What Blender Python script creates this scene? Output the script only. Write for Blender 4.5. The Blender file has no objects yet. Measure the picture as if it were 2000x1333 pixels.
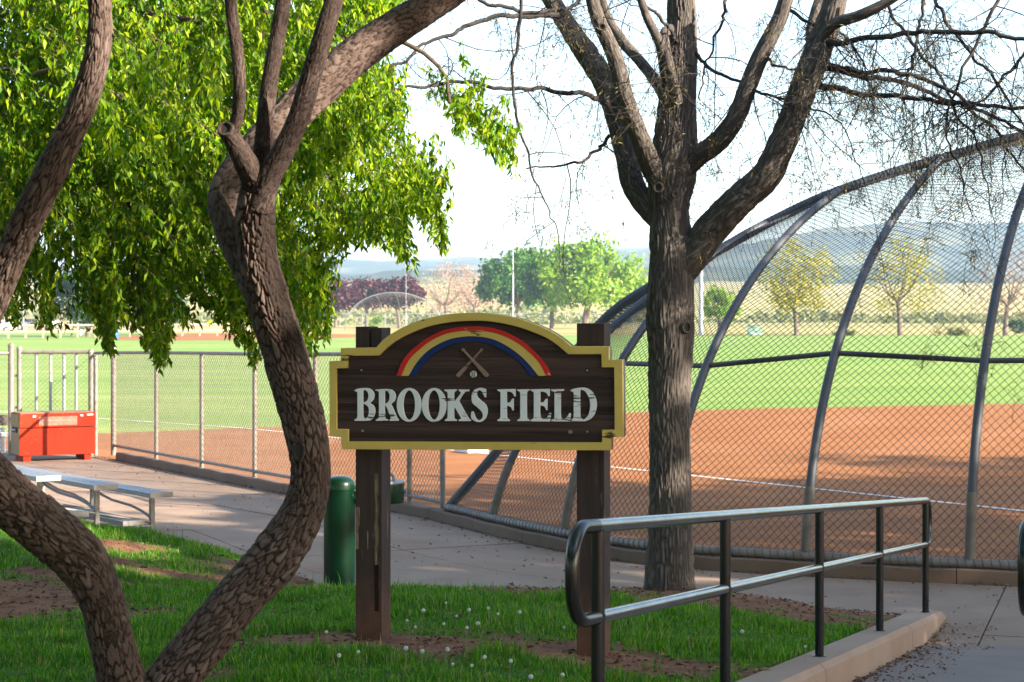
import bpy, bmesh, math, random
import numpy as np
from mathutils import Vector, Matrix, geometry as mgeo

R = math.radians
rng = np.random.default_rng(7)
random.seed(7)
scene = bpy.context.scene
C = scene.collection

# ------------------------------------------------------------------ camera, sky, sun, exposure
F = 70 / 36 * 2000          # focal length in photo pixels
HY = 610                    # horizon row in the photo
CZ = 2.25                   # camera height above the ball field
cam = bpy.data.cameras.new('camera')
cam.lens = 70; cam.sensor_width = 36
cam.shift_y = (HY - 666.5) / 2000
cam.clip_start = 0.1; cam.clip_end = 12000
cam.dof.use_dof = True; cam.dof.focus_distance = 11.5; cam.dof.aperture_fstop = 9.0
camo = bpy.data.objects.new('camera', cam); C.objects.link(camo)
camo.location = (0, 0, CZ); camo.rotation_euler = (R(90), 0, 0)
scene.camera = camo

SUN_AZ = math.atan2(0.86, -0.50)     # azimuth from +Y towards +X
SUN_EL = R(24)
w = bpy.data.worlds.new('World'); scene.world = w; w.use_nodes = True
nt = w.node_tree; nt.nodes.clear()
sky = nt.nodes.new('ShaderNodeTexSky'); sky.sky_type = 'NISHITA'; sky.sun_disc = False
sky.sun_elevation = SUN_EL; sky.sun_rotation = SUN_AZ
sky.air_density = 1.0; sky.dust_density = 1.1; sky.ozone_density = 1.0
bg = nt.nodes.new('ShaderNodeBackground'); bg.inputs[1].default_value = 0.10
wo = nt.nodes.new('ShaderNodeOutputWorld')
nt.links.new(sky.outputs[0], bg.inputs[0]); nt.links.new(bg.outputs[0], wo.inputs[0])
sun = bpy.data.lights.new('sun', 'SUN'); sun.energy = 5.0; sun.angle = R(0.55); sun.color = (1.0, 0.89, 0.74)
suno = bpy.data.objects.new('sun', sun); C.objects.link(suno)
sdir = Vector((math.sin(SUN_AZ) * math.cos(SUN_EL), math.cos(SUN_AZ) * math.cos(SUN_EL), math.sin(SUN_EL)))
suno.rotation_euler = sdir.to_track_quat('Z', 'Y').to_euler(); suno.location = (30, -20, 40)
vs = scene.view_settings
vs.view_transform = 'Standard'; vs.look = 'None'; vs.gamma = 1.0; vs.exposure = 2.2
scene.cycles.use_denoising = True
scene.cycles.max_bounces = 8; scene.cycles.transparent_max_bounces = 8
scene.cycles.caustics_reflective = False; scene.cycles.caustics_refractive = False

# ------------------------------------------------------------------ helpers
def P(px, py, Y):
    return Vector(((px - 1000) / F * Y, Y, CZ - (py - HY) / F * Y))
def G(px, py, z=0.0):
    Y = (CZ - z) * F / (py - HY)
    return Vector(((px - 1000) / F * Y, Y, z))
def tag(o, label=None, cat=None, group=None, kind=None):
    if label: o['label'] = label
    if cat: o['category'] = cat
    if group: o['group'] = group
    if kind: o['kind'] = kind
    return o
def empty(name, loc=(0, 0, 0), rz=0, **kw):
    o = bpy.data.objects.new(name, None); C.objects.link(o)
    o.location = loc; o.rotation_euler = (0, 0, rz); o.empty_display_size = 0.1
    return tag(o, **kw)
def link(name, me, mat=None, parent=None, loc=None, rz=0):
    """World-space mesh (or parent-local when loc given); parented keeping its place."""
    o = bpy.data.objects.new(name, me); C.objects.link(o)
    if mat is not None and len(me.materials) == 0: me.materials.append(mat)
    if loc is not None: o.location = loc
    if rz: o.rotation_euler = (0, 0, rz)
    if parent is not None:
        o.parent = parent
        if loc is None:
            o.matrix_parent_inverse = world(parent).inverted()
    return o
def world(o):
    m = Matrix.LocRotScale(o.location, o.rotation_euler, o.scale)
    if o.parent: m = world(o.parent) @ o.matrix_parent_inverse @ m
    return m
def np_mesh(name, V, Fc, smooth=False, uv=None, attrs=None):
    V = np.asarray(V, dtype=np.float32).reshape(-1, 3)
    me = bpy.data.meshes.new(name)
    Fl = Fc if isinstance(Fc, list) and isinstance(Fc[0], np.ndarray) else [Fc]
    Fl = [np.asarray(f, dtype=np.int32) for f in Fl if len(f)]
    nl = sum(f.size for f in Fl); nf = sum(len(f) for f in Fl)
    me.vertices.add(len(V)); me.vertices.foreach_set('co', V.ravel())
    me.loops.add(nl); me.polygons.add(nf)
    me.loops.foreach_set('vertex_index', np.concatenate([f.ravel() for f in Fl]))
    tot = np.concatenate([np.full(len(f), f.shape[1], dtype=np.int32) for f in Fl])
    st = np.zeros(nf, dtype=np.int32); st[1:] = np.cumsum(tot)[:-1]
    me.polygons.foreach_set('loop_start', st)
    try: me.polygons.foreach_set('loop_total', tot)
    except Exception: pass
    me.update(calc_edges=True)
    if smooth: me.polygons.foreach_set('use_smooth', np.ones(nf, dtype=bool))
    if attrs:
        for k, a in attrs.items():
            at = me.attributes.new(k, 'FLOAT', 'POINT')
            at.data.foreach_set('value', np.asarray(a, dtype=np.float32))
    me.validate()
    return me
def catmull(pts, n=8):
    p = np.array([list(q) for q in pts], dtype=float)
    p = np.vstack([2 * p[0] - p[1], p, 2 * p[-1] - p[-2]])
    out = []
    for i in range(1, len(p) - 2):
        for k in range(n):
            t = k / n
            a, b, c, d = p[i - 1], p[i], p[i + 1], p[i + 2]
            out.append(0.5 * (2 * b + (c - a) * t + (2 * a - 5 * b + 4 * c - d) * t * t + (3 * b - a - 3 * c + d) * t ** 3))
    out.append(p[-2])
    return np.array(out)
def resample(p, step):
    d = np.linalg.norm(np.diff(p[:, :3], axis=0), axis=1); s = np.concatenate([[0], np.cumsum(d)])
    n = max(2, int(round(s[-1] / step)) + 1)
    t = np.linspace(0, s[-1], n)
    return np.stack([np.interp(t, s, p[:, k]) for k in range(p.shape[1])], 1), t
def frames(p):
    t = np.gradient(p, axis=0); t /= np.linalg.norm(t, axis=1, keepdims=True) + 1e-9
    a = np.zeros_like(p); v = np.array([0.0, 1.0, 0.0]) if abs(t[0][1]) < 0.9 else np.array([1.0, 0, 0])
    for i in range(len(p)):
        v = v - t[i] * (v @ t[i]); v /= np.linalg.norm(v) + 1e-9; a[i] = v
    return t, a, np.cross(t, a)
# value noise --------------------------------------------------------------
def _h(i, j, k, s):
    with np.errstate(over='ignore'):
        x = (i.astype(np.int64) * 374761393 + j.astype(np.int64) * 668265263 + k.astype(np.int64) * 2147483647 + s * 974711)
        x = (x ^ (x >> 13)) * 1274126177
        x = x ^ (x >> 16)
    return (x & 0xffff) / 65535.0
def vnoise(x, y, z=None, s=0):
    x = np.asarray(x, float); y = np.asarray(y, float)
    z = np.zeros_like(x) if z is None else np.asarray(z, float)
    i, j, k = np.floor(x), np.floor(y), np.floor(z)
    f, g, h = x - i, y - j, z - k
    f, g, h = [q * q * (3 - 2 * q) for q in (f, g, h)]
    r = 0
    for a in (0, 1):
        for b in (0, 1):
            for c in (0, 1):
                wgt = (f if a else 1 - f) * (g if b else 1 - g) * (h if c else 1 - h)
                r = r + wgt * _h(i + a, j + b, k + c, s)
    return r
def fbm(x, y, z=None, s=0, o=4):
    r, a, t = 0, 0.5, 0
    z = np.zeros_like(np.asarray(x, float)) if z is None else z
    for q in range(o):
        r = r + a * vnoise(np.asarray(x) * 2 ** q, np.asarray(y) * 2 ** q, np.asarray(z) * 2 ** q, s + q); t += a; a *= 0.5
    return r / t
# shape collector ------------------------------------------------------------
class MB:
    def __init__(self): self.v = []; self.f = []
    def add(self, verts, faces):
        b = len(self.v); self.v += [tuple(q) for q in verts]; self.f += [tuple(b + i for i in q) for q in faces]; return self
    def box(self, c, s, M=None):
        x, y, z = s[0] / 2, s[1] / 2, s[2] / 2
        vv = [Vector((sx * x, sy * y, sz * z)) for sz in (-1, 1) for sy in (-1, 1) for sx in (-1, 1)]
        vv = [(M @ q if M else q) + Vector(c) for q in vv]
        return self.add(vv, [(0, 2, 3, 1), (4, 5, 7, 6), (0, 1, 5, 4), (2, 6, 7, 3), (0, 4, 6, 2), (1, 3, 7, 5)])
    def prism(self, poly, z0, z1):
        n = len(poly)
        vv = [(x, y, z0) for x, y in poly] + [(x, y, z1) for x, y in poly]
        ff = [(i, (i + 1) % n, n + (i + 1) % n, n + i) for i in range(n)] + [tuple(range(n - 1, -1, -1)), tuple(range(n, 2 * n))]
        return self.add(vv, ff)
    def tube(self, pts, r, sides=10, cap=True):
        pts = [Vector(p) for p in pts]; n = len(pts)
        rr = r if hasattr(r, '__len__') else [r] * n
        V = []; up = None
        for i in range(n):
            t = (pts[min(i + 1, n - 1)] - pts[max(i - 1, 0)]).normalized()
            if up is None:
                up = Vector((0, 0, 1)) if abs(t.z) < 0.9 else Vector((1, 0, 0))
            a = (up - t * up.dot(t)).normalized(); b = t.cross(a); up = a
            V += [pts[i] + (a * math.cos(2 * math.pi * k / sides) + b * math.sin(2 * math.pi * k / sides)) * rr[i] for k in range(sides)]
        ff = [(i * sides + k, i * sides + (k + 1) % sides, (i + 1) * sides + (k + 1) % sides, (i + 1) * sides + k) for i in range(n - 1) for k in range(sides)]
        if cap: ff += [tuple(range(sides - 1, -1, -1)), tuple(range((n - 1) * sides, n * sides))]
        return self.add(V, ff)
    def lathe(self, prof, c=(0, 0, 0), sides=28):
        """profile of (radius, z) bottom to top"""
        V = [(c[0] + r * math.cos(2 * math.pi * k / sides), c[1] + r * math.sin(2 * math.pi * k / sides), c[2] + z) for r, z in prof for k in range(sides)]
        n = len(prof)
        ff = [(i * sides + k, i * sides + (k + 1) % sides, (i + 1) * sides + (k + 1) % sides, (i + 1) * sides + k) for i in range(n - 1) for k in range(sides)]
        ff += [tuple(range(sides - 1, -1, -1)), tuple(range((n - 1) * sides, n * sides))]
        return self.add(V, ff)
    def mesh(self, name, smooth=False, bevel=0.0, angle=35):
        me = bpy.data.meshes.new(name); me.from_pydata(self.v, [], self.f)
        bm = bmesh.new(); bm.from_mesh(me)
        bmesh.ops.recalc_face_normals(bm, faces=bm.faces)
        if bevel:
            es = [e for e in bm.edges if len(e.link_faces) == 2 and e.calc_face_angle(0) > R(40)]
            bmesh.ops.bevel(bm, geom=es, offset=bevel, segments=2, profile=0.7, affect='EDGES', clamp_overlap=True)
        if smooth:
            for f in bm.faces: f.smooth = True
            for e in bm.edges:
                if len(e.link_faces) == 2 and e.calc_face_angle(0) > R(angle): e.smooth = False
        bm.to_mesh(me); bm.free(); return me
    def build(self, name, mat, parent=None, smooth=False, bevel=0.0, loc=None, rz=0):
        return link(name, self.mesh(name, smooth, bevel), mat, parent, loc, rz)
def copy_tree(o, parent=None):
    c = o.copy(); C.objects.link(c)
    if parent is not None:
        c.parent = parent; c.matrix_parent_inverse = o.matrix_parent_inverse.copy()
    for ch in list(o.children): copy_tree(ch, c)
    return c
def segs_mesh(name, p0, p1, r0, r1=None, sides=3):
    """thin prisms for many separate segments"""
    p0 = np.asarray(p0, float); p1 = np.asarray(p1, float); n = len(p0)
    r0 = np.broadcast_to(np.asarray(r0, float), (n,)); r1 = r0 if r1 is None else np.broadcast_to(np.asarray(r1, float), (n,))
    d = p1 - p0; d /= np.linalg.norm(d, axis=1, keepdims=True) + 1e-9
    up = np.where(np.abs(d[:, 2:3]) < 0.9, np.array([[0, 0, 1.0]]), np.array([[1.0, 0, 0]]))
    a = np.cross(up, d); a /= np.linalg.norm(a, axis=1, keepdims=True); b = np.cross(d, a)
    V = np.zeros((n, 2 * sides, 3))
    for k in range(sides):
        o = a * math.cos(2 * math.pi * k / sides) + b * math.sin(2 * math.pi * k / sides)
        V[:, k] = p0 + o * r0[:, None]; V[:, sides + k] = p1 + o * r1[:, None]
    base = (np.arange(n) * 2 * sides)[:, None]
    Fq = np.concatenate([base + np.array([[k, (k + 1) % sides, sides + (k + 1) % sides, sides + k]]) for k in range(sides)])
    return np_mesh(name, V.reshape(-1, 3), Fq)
def chain_mesh(name, S, nu, nv, r=0.0022):
    """woven chain-link: S(a,b) maps arrays in 0..1 to points"""
    k = np.arange(nu)[:, None]; j = np.arange(nv + 1)[None, :]
    a = k + np.where((k % 2) == 0, j % 2, 1 - j % 2)
    pts = S(a / nu, np.broadcast_to(j / nv, a.shape))
    return segs_mesh(name, pts[:, :-1].reshape(-1, 3), pts[:, 1:].reshape(-1, 3), r)
def leaf_mesh(name, c, d, nrm, L, W, fold=0.25):
    """folded pointed leaves; c base point, d direction, nrm blade normal"""
    n = len(c)
    d = d / (np.linalg.norm(d, axis=1, keepdims=True) + 1e-9)
    s = np.cross(d, nrm); s /= (np.linalg.norm(s, axis=1, keepdims=True) + 1e-9)
    m = np.cross(s, d)
    L = np.broadcast_to(np.asarray(L, float), (n,))[:, None]; W = np.broadcast_to(np.asarray(W, float), (n,))[:, None]
    V = np.stack([c, c + d * L * 0.42 + s * W * 0.5 + m * W * fold, c + d * L - m * W * 0.3, c + d * L * 0.42 - s * W * 0.5 + m * W * fold], 1)
    b = (np.arange(n) * 4)[:, None]
    return np_mesh(name, V.reshape(-1, 3), np.concatenate([b + np.array([[0, 1, 2]]), b + np.array([[0, 2, 3]])]))
def sheet(name, poly, z, mat, kind='structure', parent=None):
    tri = mgeo.tessellate_polygon([[Vector((x, y, 0)) for x, y in poly]])
    me = bpy.data.meshes.new(name); me.from_pydata([(x, y, z) for x, y in poly], [], [tuple(t) for t in tri])
    bm = bmesh.new(); bm.from_mesh(me)
    for f in bm.faces:
        if f.normal.z < 0: f.normal_flip()
    bm.to_mesh(me); bm.free()
    o = link(name, me, mat, parent)
    if kind and parent is None: o['kind'] = kind
    return o

# ------------------------------------------------------------------ materials
class N:
    def __init__(self, name):
        self.m = bpy.data.materials.new(name); self.m.use_nodes = True
        self.t = self.m.node_tree; self.b = self.t.nodes['Principled BSDF']; self.o = self.t.nodes['Material Output']
    def n(self, typ, **kw):
        q = self.t.nodes.new(typ)
        for k, v in kw.items(): setattr(q, k, v)
        return q
    def l(self, a, b): self.t.links.new(a, b)
    def coord(self, sc=(1, 1, 1), kind='Object'):
        c = self.n('ShaderNodeTexCoord'); mp = self.n('ShaderNodeMapping'); mp.inputs['Scale'].default_value = sc
        self.l(c.outputs[kind], mp.inputs[0]); return mp.outputs[0]
    def noise(self, scale, detail=4, sc=(1, 1, 1), rough=0.55, vec=None):
        q = self.n('ShaderNodeTexNoise'); q.inputs['Scale'].default_value = scale; q.inputs['Detail'].default_value = detail
        q.inputs['Roughness'].default_value = rough
        self.l(vec if vec else self.coord(sc), q.inputs['Vector']); return q.outputs['Fac']
    def ramp(self, fac, stops):
        q = self.n('ShaderNodeValToRGB'); e = q.color_ramp.elements
        while len(e) < len(stops): e.new(0.5)
        for el, (p, c) in zip(e, stops):
            el.position = p; el.color = (*c, 1) if len(c) == 3 else c
        self.l(fac, q.inputs[0]); return q.outputs[0]
    def mix(self, fac, a, b, mode='MIX'):
        q = self.n('ShaderNodeMix', data_type='RGBA', blend_type=mode)
        for sock, v in ((q.inputs[0], fac), (q.inputs[6], a), (q.inputs[7], b)):
            if isinstance(v, (int, float)): sock.default_value = v
            elif isinstance(v, tuple): sock.default_value = (*v, 1)
            else: self.l(v, sock)
        return q.outputs[2]
    def attr(self, name):
        q = self.n('ShaderNodeAttribute', attribute_name=name); return q.outputs['Fac']
    def island(self): return self.n('ShaderNodeNewGeometry').outputs['Random Per Island']
    def objrand(self): return self.n('ShaderNodeObjectInfo').outputs['Random']
    def bump(self, h, strength=0.4, dist=0.01):
        q = self.n('ShaderNodeBump'); q.inputs['Strength'].default_value = strength; q.inputs['Distance'].default_value = dist
        self.l(h, q.inputs['Height']); self.l(q.outputs[0], self.b.inputs['Normal']); return self
    def col(self, c):
        if isinstance(c, tuple): self.b.inputs['Base Color'].default_value = (*c, 1)
        else: self.l(c, self.b.inputs['Base Color'])
        return self
    def pbr(self, rough=0.8, metal=0.0, spec=0.4):
        self.b.inputs['Roughness'].default_value = rough; self.b.inputs['Metallic'].default_value = metal
        self.b.inputs['Specular IOR Level'].default_value = spec; return self
def simple(name, c1, c2=None, scale=6, rough=0.8, metal=0.0, spec=0.4, bump=0.0, bscale=60, sc=(1, 1, 1), bdist=0.004):
    m = N(name).pbr(rough, metal, spec)
    if c2 is None: m.col(c1)
    else: m.col(m.ramp(m.noise(scale, 5, sc), [(0.3, c1), (0.7, c2)]))
    if bump: m.bump(m.noise(bscale, 4, sc), bump, bdist)
    return m.m
def leafmat(name, dark, mid, light, trans=0.45, rough=0.45, spec=0.35):
    m = N(name).pbr(rough, 0, spec)
    c = m.ramp(m.island(), [(0.0, dark), (0.5, mid), (1.0, light)])
    m.col(c)
    tr = m.n('ShaderNodeBsdfTranslucent'); hs = m.n('ShaderNodeHueSaturation')
    hs.inputs['Saturation'].default_value = 1.1; hs.inputs['Value'].default_value = 1.5
    m.l(c, hs.inputs['Color']); m.l(hs.outputs[0], tr.inputs[0])
    mx = m.n('ShaderNodeMixShader'); mx.inputs[0].default_value = trans
    m.l(m.b.outputs[0], mx.inputs[1]); m.l(tr.outputs[0], mx.inputs[2]); m.l(mx.outputs[0], m.o.inputs[0])
    return m.m
def barkmat(name, c_dark, c_mid, c_light, fine=90):
    m = N(name).pbr(0.9, 0, 0.2)
    c = m.ramp(m.attr('plate'), [(0.0, c_dark), (0.28, c_dark), (0.5, c_mid), (0.72, c_mid), (1.0, c_light)])
    c = m.mix(m.ramp(m.noise(3.0, 3), [(0.35, (0, 0, 0)), (0.7, (0.5, 0.5, 0.5))]), c, tuple(v * 0.75 for v in c_mid))
    c = m.mix(m.ramp(m.noise(fine, 4), [(0.45, (0, 0, 0)), (0.75, (0.35, 0.35, 0.35))]), c, c_light)
    c = m.mix(m.attr('burn'), c, tuple(v * 0.28 for v in c_mid))
    m.col(c); m.bump(m.noise(fine * 1.5, 5), 0.6, 0.006); return m.m

MAT = {}
def lawn_mat():
    m = N('mown_lawn').pbr(0.9, 0, 0.2)
    n1 = m.noise(0.35, 5, (0.35, 1.0, 1)); n2 = m.noise(3.0, 6, (0.5, 1.6, 1)); n3 = m.noise(0.06, 3, (0.6, 1, 1))
    c = m.ramp(n2, [(0.25, (0.13, 0.205, 0.032)), (0.75, (0.225, 0.30, 0.065))])
    c = m.mix(m.ramp(n1, [(0.4, (0, 0, 0)), (0.7, (0.55, 0.55, 0.55))]), c, (0.30, 0.345, 0.10))
    c = m.mix(m.ramp(n3, [(0.42, (0, 0, 0)), (0.62, (0.5, 0.5, 0.5))]), c, (0.12, 0.235, 0.035))
    c = m.mix(m.ramp(m.noise(1.0, 3, (0.03, 0.55, 1)), [(0.4, (0.45, 0.45, 0.45)), (0.56, (0, 0, 0))]), c, (0.105, 0.185, 0.03))
    c = m.mix(m.ramp(m.noise(0.22, 6, (0.5, 1.2, 1), 0.7), [(0.58, (0, 0, 0)), (0.72, (0.6, 0.6, 0.6))]), c, (0.34, 0.32, 0.12))
    m.col(c); m.bump(m.noise(9, 6), 0.6, 0.05); return m.m
MAT['lawn'] = lawn_mat()
def dirt_mat():
    m = N('infield_dirt').pbr(0.95, 0, 0.15)
    c = m.ramp(m.noise(1.2, 6, (0.6, 1.3, 1)), [(0.3, (0.24, 0.092, 0.031)), (0.7, (0.33, 0.137, 0.047))])
    c = m.mix(m.ramp(m.noise(5.0, 5, (0.12, 2.2, 1), 0.65), [(0.42, (0.55, 0.55, 0.55)), (0.6, (0, 0, 0))]), c, (0.195, 0.074, 0.026))
    c = m.mix(m.ramp(m.noise(0.35, 4), [(0.5, (0, 0, 0)), (0.7, (0.5, 0.5, 0.5))]), c, (0.36, 0.16, 0.075))
    c = m.mix(m.ramp(m.noise(60, 3), [(0.55, (0, 0, 0)), (0.8, (0.5, 0.5, 0.5))]), c, (0.30, 0.13, 0.075))
    m.col(c); m.bump(m.noise(14, 6, (0.7, 1.6, 1)), 0.7, 0.03); return m.m
MAT['dirt'] = dirt_mat()
def conc_mat(name, a, b, dirt):
    m = N(name).pbr(0.88, 0, 0.3)
    c = m.ramp(m.noise(1.6, 6), [(0.3, a), (0.7, b)])
    c = m.mix(m.ramp(m.noise(0.7, 6, rough=0.65), [(0.5, (0, 0, 0)), (0.72, (0.7, 0.7, 0.7))]), c, dirt)
    c = m.mix(m.ramp(m.noise(140, 3), [(0.5, (0, 0, 0)), (0.8, (0.35, 0.35, 0.35))]), c, tuple(v * 0.6 for v in a))
    m.col(c); m.bump(m.noise(90, 5), 0.35, 0.004); return m.m
MAT['concrete'] = conc_mat('walk_concrete', (0.235, 0.16, 0.110), (0.30, 0.212, 0.152), (0.22, 0.122, 0.072))
MAT['kerb'] = conc_mat('kerb_concrete', (0.13, 0.084, 0.058), (0.18, 0.12, 0.085), (0.17, 0.085, 0.048))
MAT['ramp'] = conc_mat('ramp_concrete', (0.19, 0.15, 0.128), (0.24, 0.19, 0.165), (0.20, 0.13, 0.09))
MAT['curb'] = conc_mat('curb_concrete', (0.28, 0.19, 0.135), (0.35, 0.245, 0.175), (0.25, 0.15, 0.095))
MAT['soil'] = simple('bare_soil', (0.10, 0.055, 0.035), (0.17, 0.09, 0.055), 4, 0.95, spec=0.1, bump=0.8, bscale=40, bdist=0.02)
def berm_mat():
    m = N('bank_turf').pbr(0.95, 0, 0.1)
    soil = m.ramp(m.noise(9, 6), [(0.3, (0.14, 0.062, 0.036)), (0.7, (0.26, 0.125, 0.072))])
    thatch = m.ramp(m.noise(14, 5), [(0.3, (0.035, 0.085, 0.012)), (0.7, (0.07, 0.14, 0.02))])
    m.col(m.mix(m.attr('bare'), thatch, soil)); m.bump(m.noise(45, 5), 0.9, 0.02); return m.m
MAT['berm'] = berm_mat()
MAT['blade'] = leafmat('grass_blades', (0.026, 0.105, 0.005), (0.065, 0.19, 0.008), (0.155, 0.31, 0.018), 0.4, 0.5, 0.3)
_r = [q for q in MAT['blade'].node_tree.nodes if q.type == 'VALTORGB'][0].color_ramp
_r.elements[2].position = 0.93
for _p, _c in ((0.945, (0.26, 0.22, 0.08, 1)), (1.0, (0.36, 0.29, 0.13, 1))):
    _e = _r.elements.new(_p); _e.color = _c
MAT['leafC'] = leafmat('weeping_leaves', (0.030, 0.105, 0.003), (0.12, 0.235, 0.004), (0.35, 0.43, 0.010), 0.52, 0.45, 0.22)
MAT['chalk'] = simple('field_chalk', (0.70, 0.66, 0.60), (0.60, 0.48, 0.40), 8, 0.95)
MAT['barkA'] = barkmat('plated_bark', (0.018, 0.011, 0.009), (0.092, 0.060, 0.049), (0.18, 0.137, 0.118))
MAT['barkB'] = barkmat('furrowed_bark', (0.050, 0.041, 0.035), (0.125, 0.105, 0.091), (0.175, 0.150, 0.132))
MAT['twigB'] = simple('twig_bark', (0.018, 0.014, 0.013), (0.042, 0.034, 0.030), 20, 0.85)
MAT['twigC'] = simple('branchlet_bark', (0.06, 0.04, 0.028), (0.11, 0.075, 0.05), 12, 0.85)
MAT['tuft'] = leafmat('sparse_leaflets', (0.05, 0.045, 0.02), (0.10, 0.085, 0.03), (0.28, 0.20, 0.05), 0.4)
MAT['galv'] = simple('galvanised_steel', (0.30, 0.31, 0.33), (0.42, 0.43, 0.45), 12, 0.5, 0.55, bump=0.1)
MAT['wire'] = simple('galvanised_wire', (0.028, 0.03, 0.034), (0.05, 0.053, 0.058), 10, 0.6, 0.2)
MAT['wireL'] = simple('pale_wire', (0.16, 0.14, 0.115), (0.24, 0.21, 0.18), 10, 0.55, 0.35)
MAT['rib'] = simple('backstop_pipe', (0.055, 0.058, 0.066), (0.09, 0.094, 0.102), 5, 0.55, 0.3, bump=0.15)
MAT['sleeve'] = simple('rusty_sleeve', (0.10, 0.085, 0.07), (0.17, 0.145, 0.12), 9, 0.7, 0.2, bump=0.3)
MAT['post'] = simple('weathered_fence_pipe', (0.17, 0.14, 0.115), (0.25, 0.22, 0.19), 10, 0.6, 0.3)
def rail_mat(name, c1, c2, rough, metal):
    m = N(name).pbr(rough, metal, 0.5)
    m.col(m.ramp(m.noise(5, 4), [(0.35, c1), (0.7, c2)])); m.bump(m.noise(70, 3), 0.06, 0.002); return m.m
MAT['railtop'] = rail_mat('worn_steel_rail', (0.20, 0.21, 0.23), (0.29, 0.30, 0.32), 0.17, 0.95)
MAT['railpost'] = rail_mat('black_painted_pipe', (0.006, 0.0065, 0.008), (0.012, 0.0125, 0.015), 0.22, 0.0)
MAT['alu'] = simple('aluminium_plank', (0.25, 0.255, 0.265), (0.34, 0.345, 0.355), 20, 0.5, 0.5, bump=0.1, sc=(1, 1, 1))
MAT['alug'] = simple('aluminium_frame', (0.20, 0.185, 0.17), (0.28, 0.26, 0.24), 20, 0.5, 0.6)
MAT['green'] = simple('green_enamel', (0.0015, 0.024, 0.010), (0.0025, 0.033, 0.0135), 3, 0.3, 0.0, 0.5, bump=0.04, bscale=200)
def box_mat():
    m = N('faded_orange_paint').pbr(0.7, 0, 0.15)
    c = m.ramp(m.noise(3, 5), [(0.3, (0.25, 0.016, 0.004)), (0.7, (0.31, 0.027, 0.006))])
    c = m.mix(m.ramp(m.noise(26, 5), [(0.66, (0, 0, 0)), (0.72, (0.6, 0.6, 0.6))]), c, (0.42, 0.18, 0.11))
    return m.col(c).m
MAT['orange'] = box_mat()
MAT['tan'] = simple('tan_box_side', (0.17, 0.105, 0.05), (0.23, 0.15, 0.08), 6, 0.55)
MAT['black'] = simple('black_void', (0.012, 0.011, 0.01), rough=0.7)
MAT['white'] = simple('white_plastic', (0.72, 0.72, 0.70), (0.62, 0.62, 0.6), 9, 0.5)
# sign woods and paints
def signwood():
    m = N('sandblasted_redwood').pbr(0.85, 0, 0.25)
    v = m.coord((1.2, 30, 55))
    off = m.n('ShaderNodeVectorMath', operation='ADD'); m.l(v, off.inputs[0])
    rnd = m.n('ShaderNodeMath', operation='MULTIPLY'); rnd.inputs[1].default_value = 37.0; m.l(m.objrand(), rnd.inputs[0]); m.l(rnd.outputs[0], off.inputs[1])
    g = m.noise(1.0, 6, vec=off.outputs[0])
    c = m.ramp(g, [(0.25, (0.016, 0.010, 0.009)), (0.45, (0.058, 0.034, 0.031)), (0.8, (0.105, 0.066, 0.06))])
    c = m.mix(m.ramp(m.noise(0.25, 2, vec=off.outputs[0]), [(0.45, (0, 0, 0)), (0.62, (0.7, 0.7, 0.7))]), c, (0.012, 0.008, 0.006))
    m.col(c); m.bump(g, 0.9, 0.006); return m.m
MAT['signwood'] = signwood()
def paint(name, c1, c2, chip, amt=0.7):
    m = N(name).pbr(0.55, 0, 0.35)
    c = m.ramp(m.noise(7, 4), [(0.3, c1), (0.7, c2)])
    ch = m.noise(1.0, 5, sc=(9, 9, 95)); ch2 = m.noise(6.0, 2, sc=(1, 1, 3))
    f = m.n('ShaderNodeMath', operation='MULTIPLY'); m.l(ch, f.inputs[0]); m.l(ch2, f.inputs[1])
    c = m.mix(m.ramp(f.outputs[0], [(amt * 0.55, (0, 0, 0)), (amt * 0.57, (1, 1, 1))]), c, chip)
    m.col(c); m.bump(m.noise(1.0, 5, sc=(4, 4, 70)), 0.2, 0.002); return m.m
MAT['yellow'] = paint('yellow_paint', (0.57, 0.41, 0.095), (0.66, 0.49, 0.135), (0.06, 0.035, 0.02), 0.71)
MAT['letters'] = paint('pale_letter_paint', (0.70, 0.73, 0.80), (0.78, 0.80, 0.85), (0.10, 0.075, 0.06), 0.635)
MAT['red'] = paint('red_paint', (0.52, 0.012, 0.010), (0.60, 0.022, 0.018), (0.7, 0.3, 0.3), 0.66)
MAT['blue'] = paint('blue_paint', (0.004, 0.022, 0.13), (0.006, 0.032, 0.18), (0.01, 0.01, 0.02), 0.66)
MAT['bat'] = paint('bat_paint', (0.24, 0.155, 0.13), (0.30, 0.20, 0.17), (0.08, 0.05, 0.04), 0.64)
MAT['ball'] = simple('ball_paint', (0.62, 0.62, 0.6), (0.5, 0.5, 0.48), 40, 0.6)
def postwood():
    m = N('brown_painted_post').pbr(0.8, 0, 0.3)
    c = m.ramp(m.noise(1.0, 6, sc=(30, 30, 1.5)), [(0.3, (0.034, 0.021, 0.019)), (0.7, (0.058, 0.037, 0.033))])
    wear = m.noise(1.0, 6, sc=(22, 22, 3.0), rough=0.7)
    c = m.mix(m.ramp(wear, [(0.615, (0, 0, 0)), (0.66, (0.9, 0.9, 0.9))]), c, (0.19, 0.13, 0.095))
    sx = m.n('ShaderNodeSeparateXYZ'); m.l(m.coord(), sx.inputs[0])
    hn = m.n('ShaderNodeMath', operation='MULTIPLY_ADD'); m.l(m.noise(14, 4), hn.inputs[0]); hn.inputs[1].default_value = 0.5; m.l(sx.outputs[2], hn.inputs[2])
    c = m.mix(m.ramp(hn.outputs[0], [(0.25, (0.85, 0.85, 0.85)), (0.62, (0, 0, 0))]), c, (0.14, 0.058, 0.032))
    m.col(c); m.bump(m.noise(1.0, 6, sc=(45, 45, 2.5)), 0.7, 0.006); return m.m
MAT['postwood'] = postwood()
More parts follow.
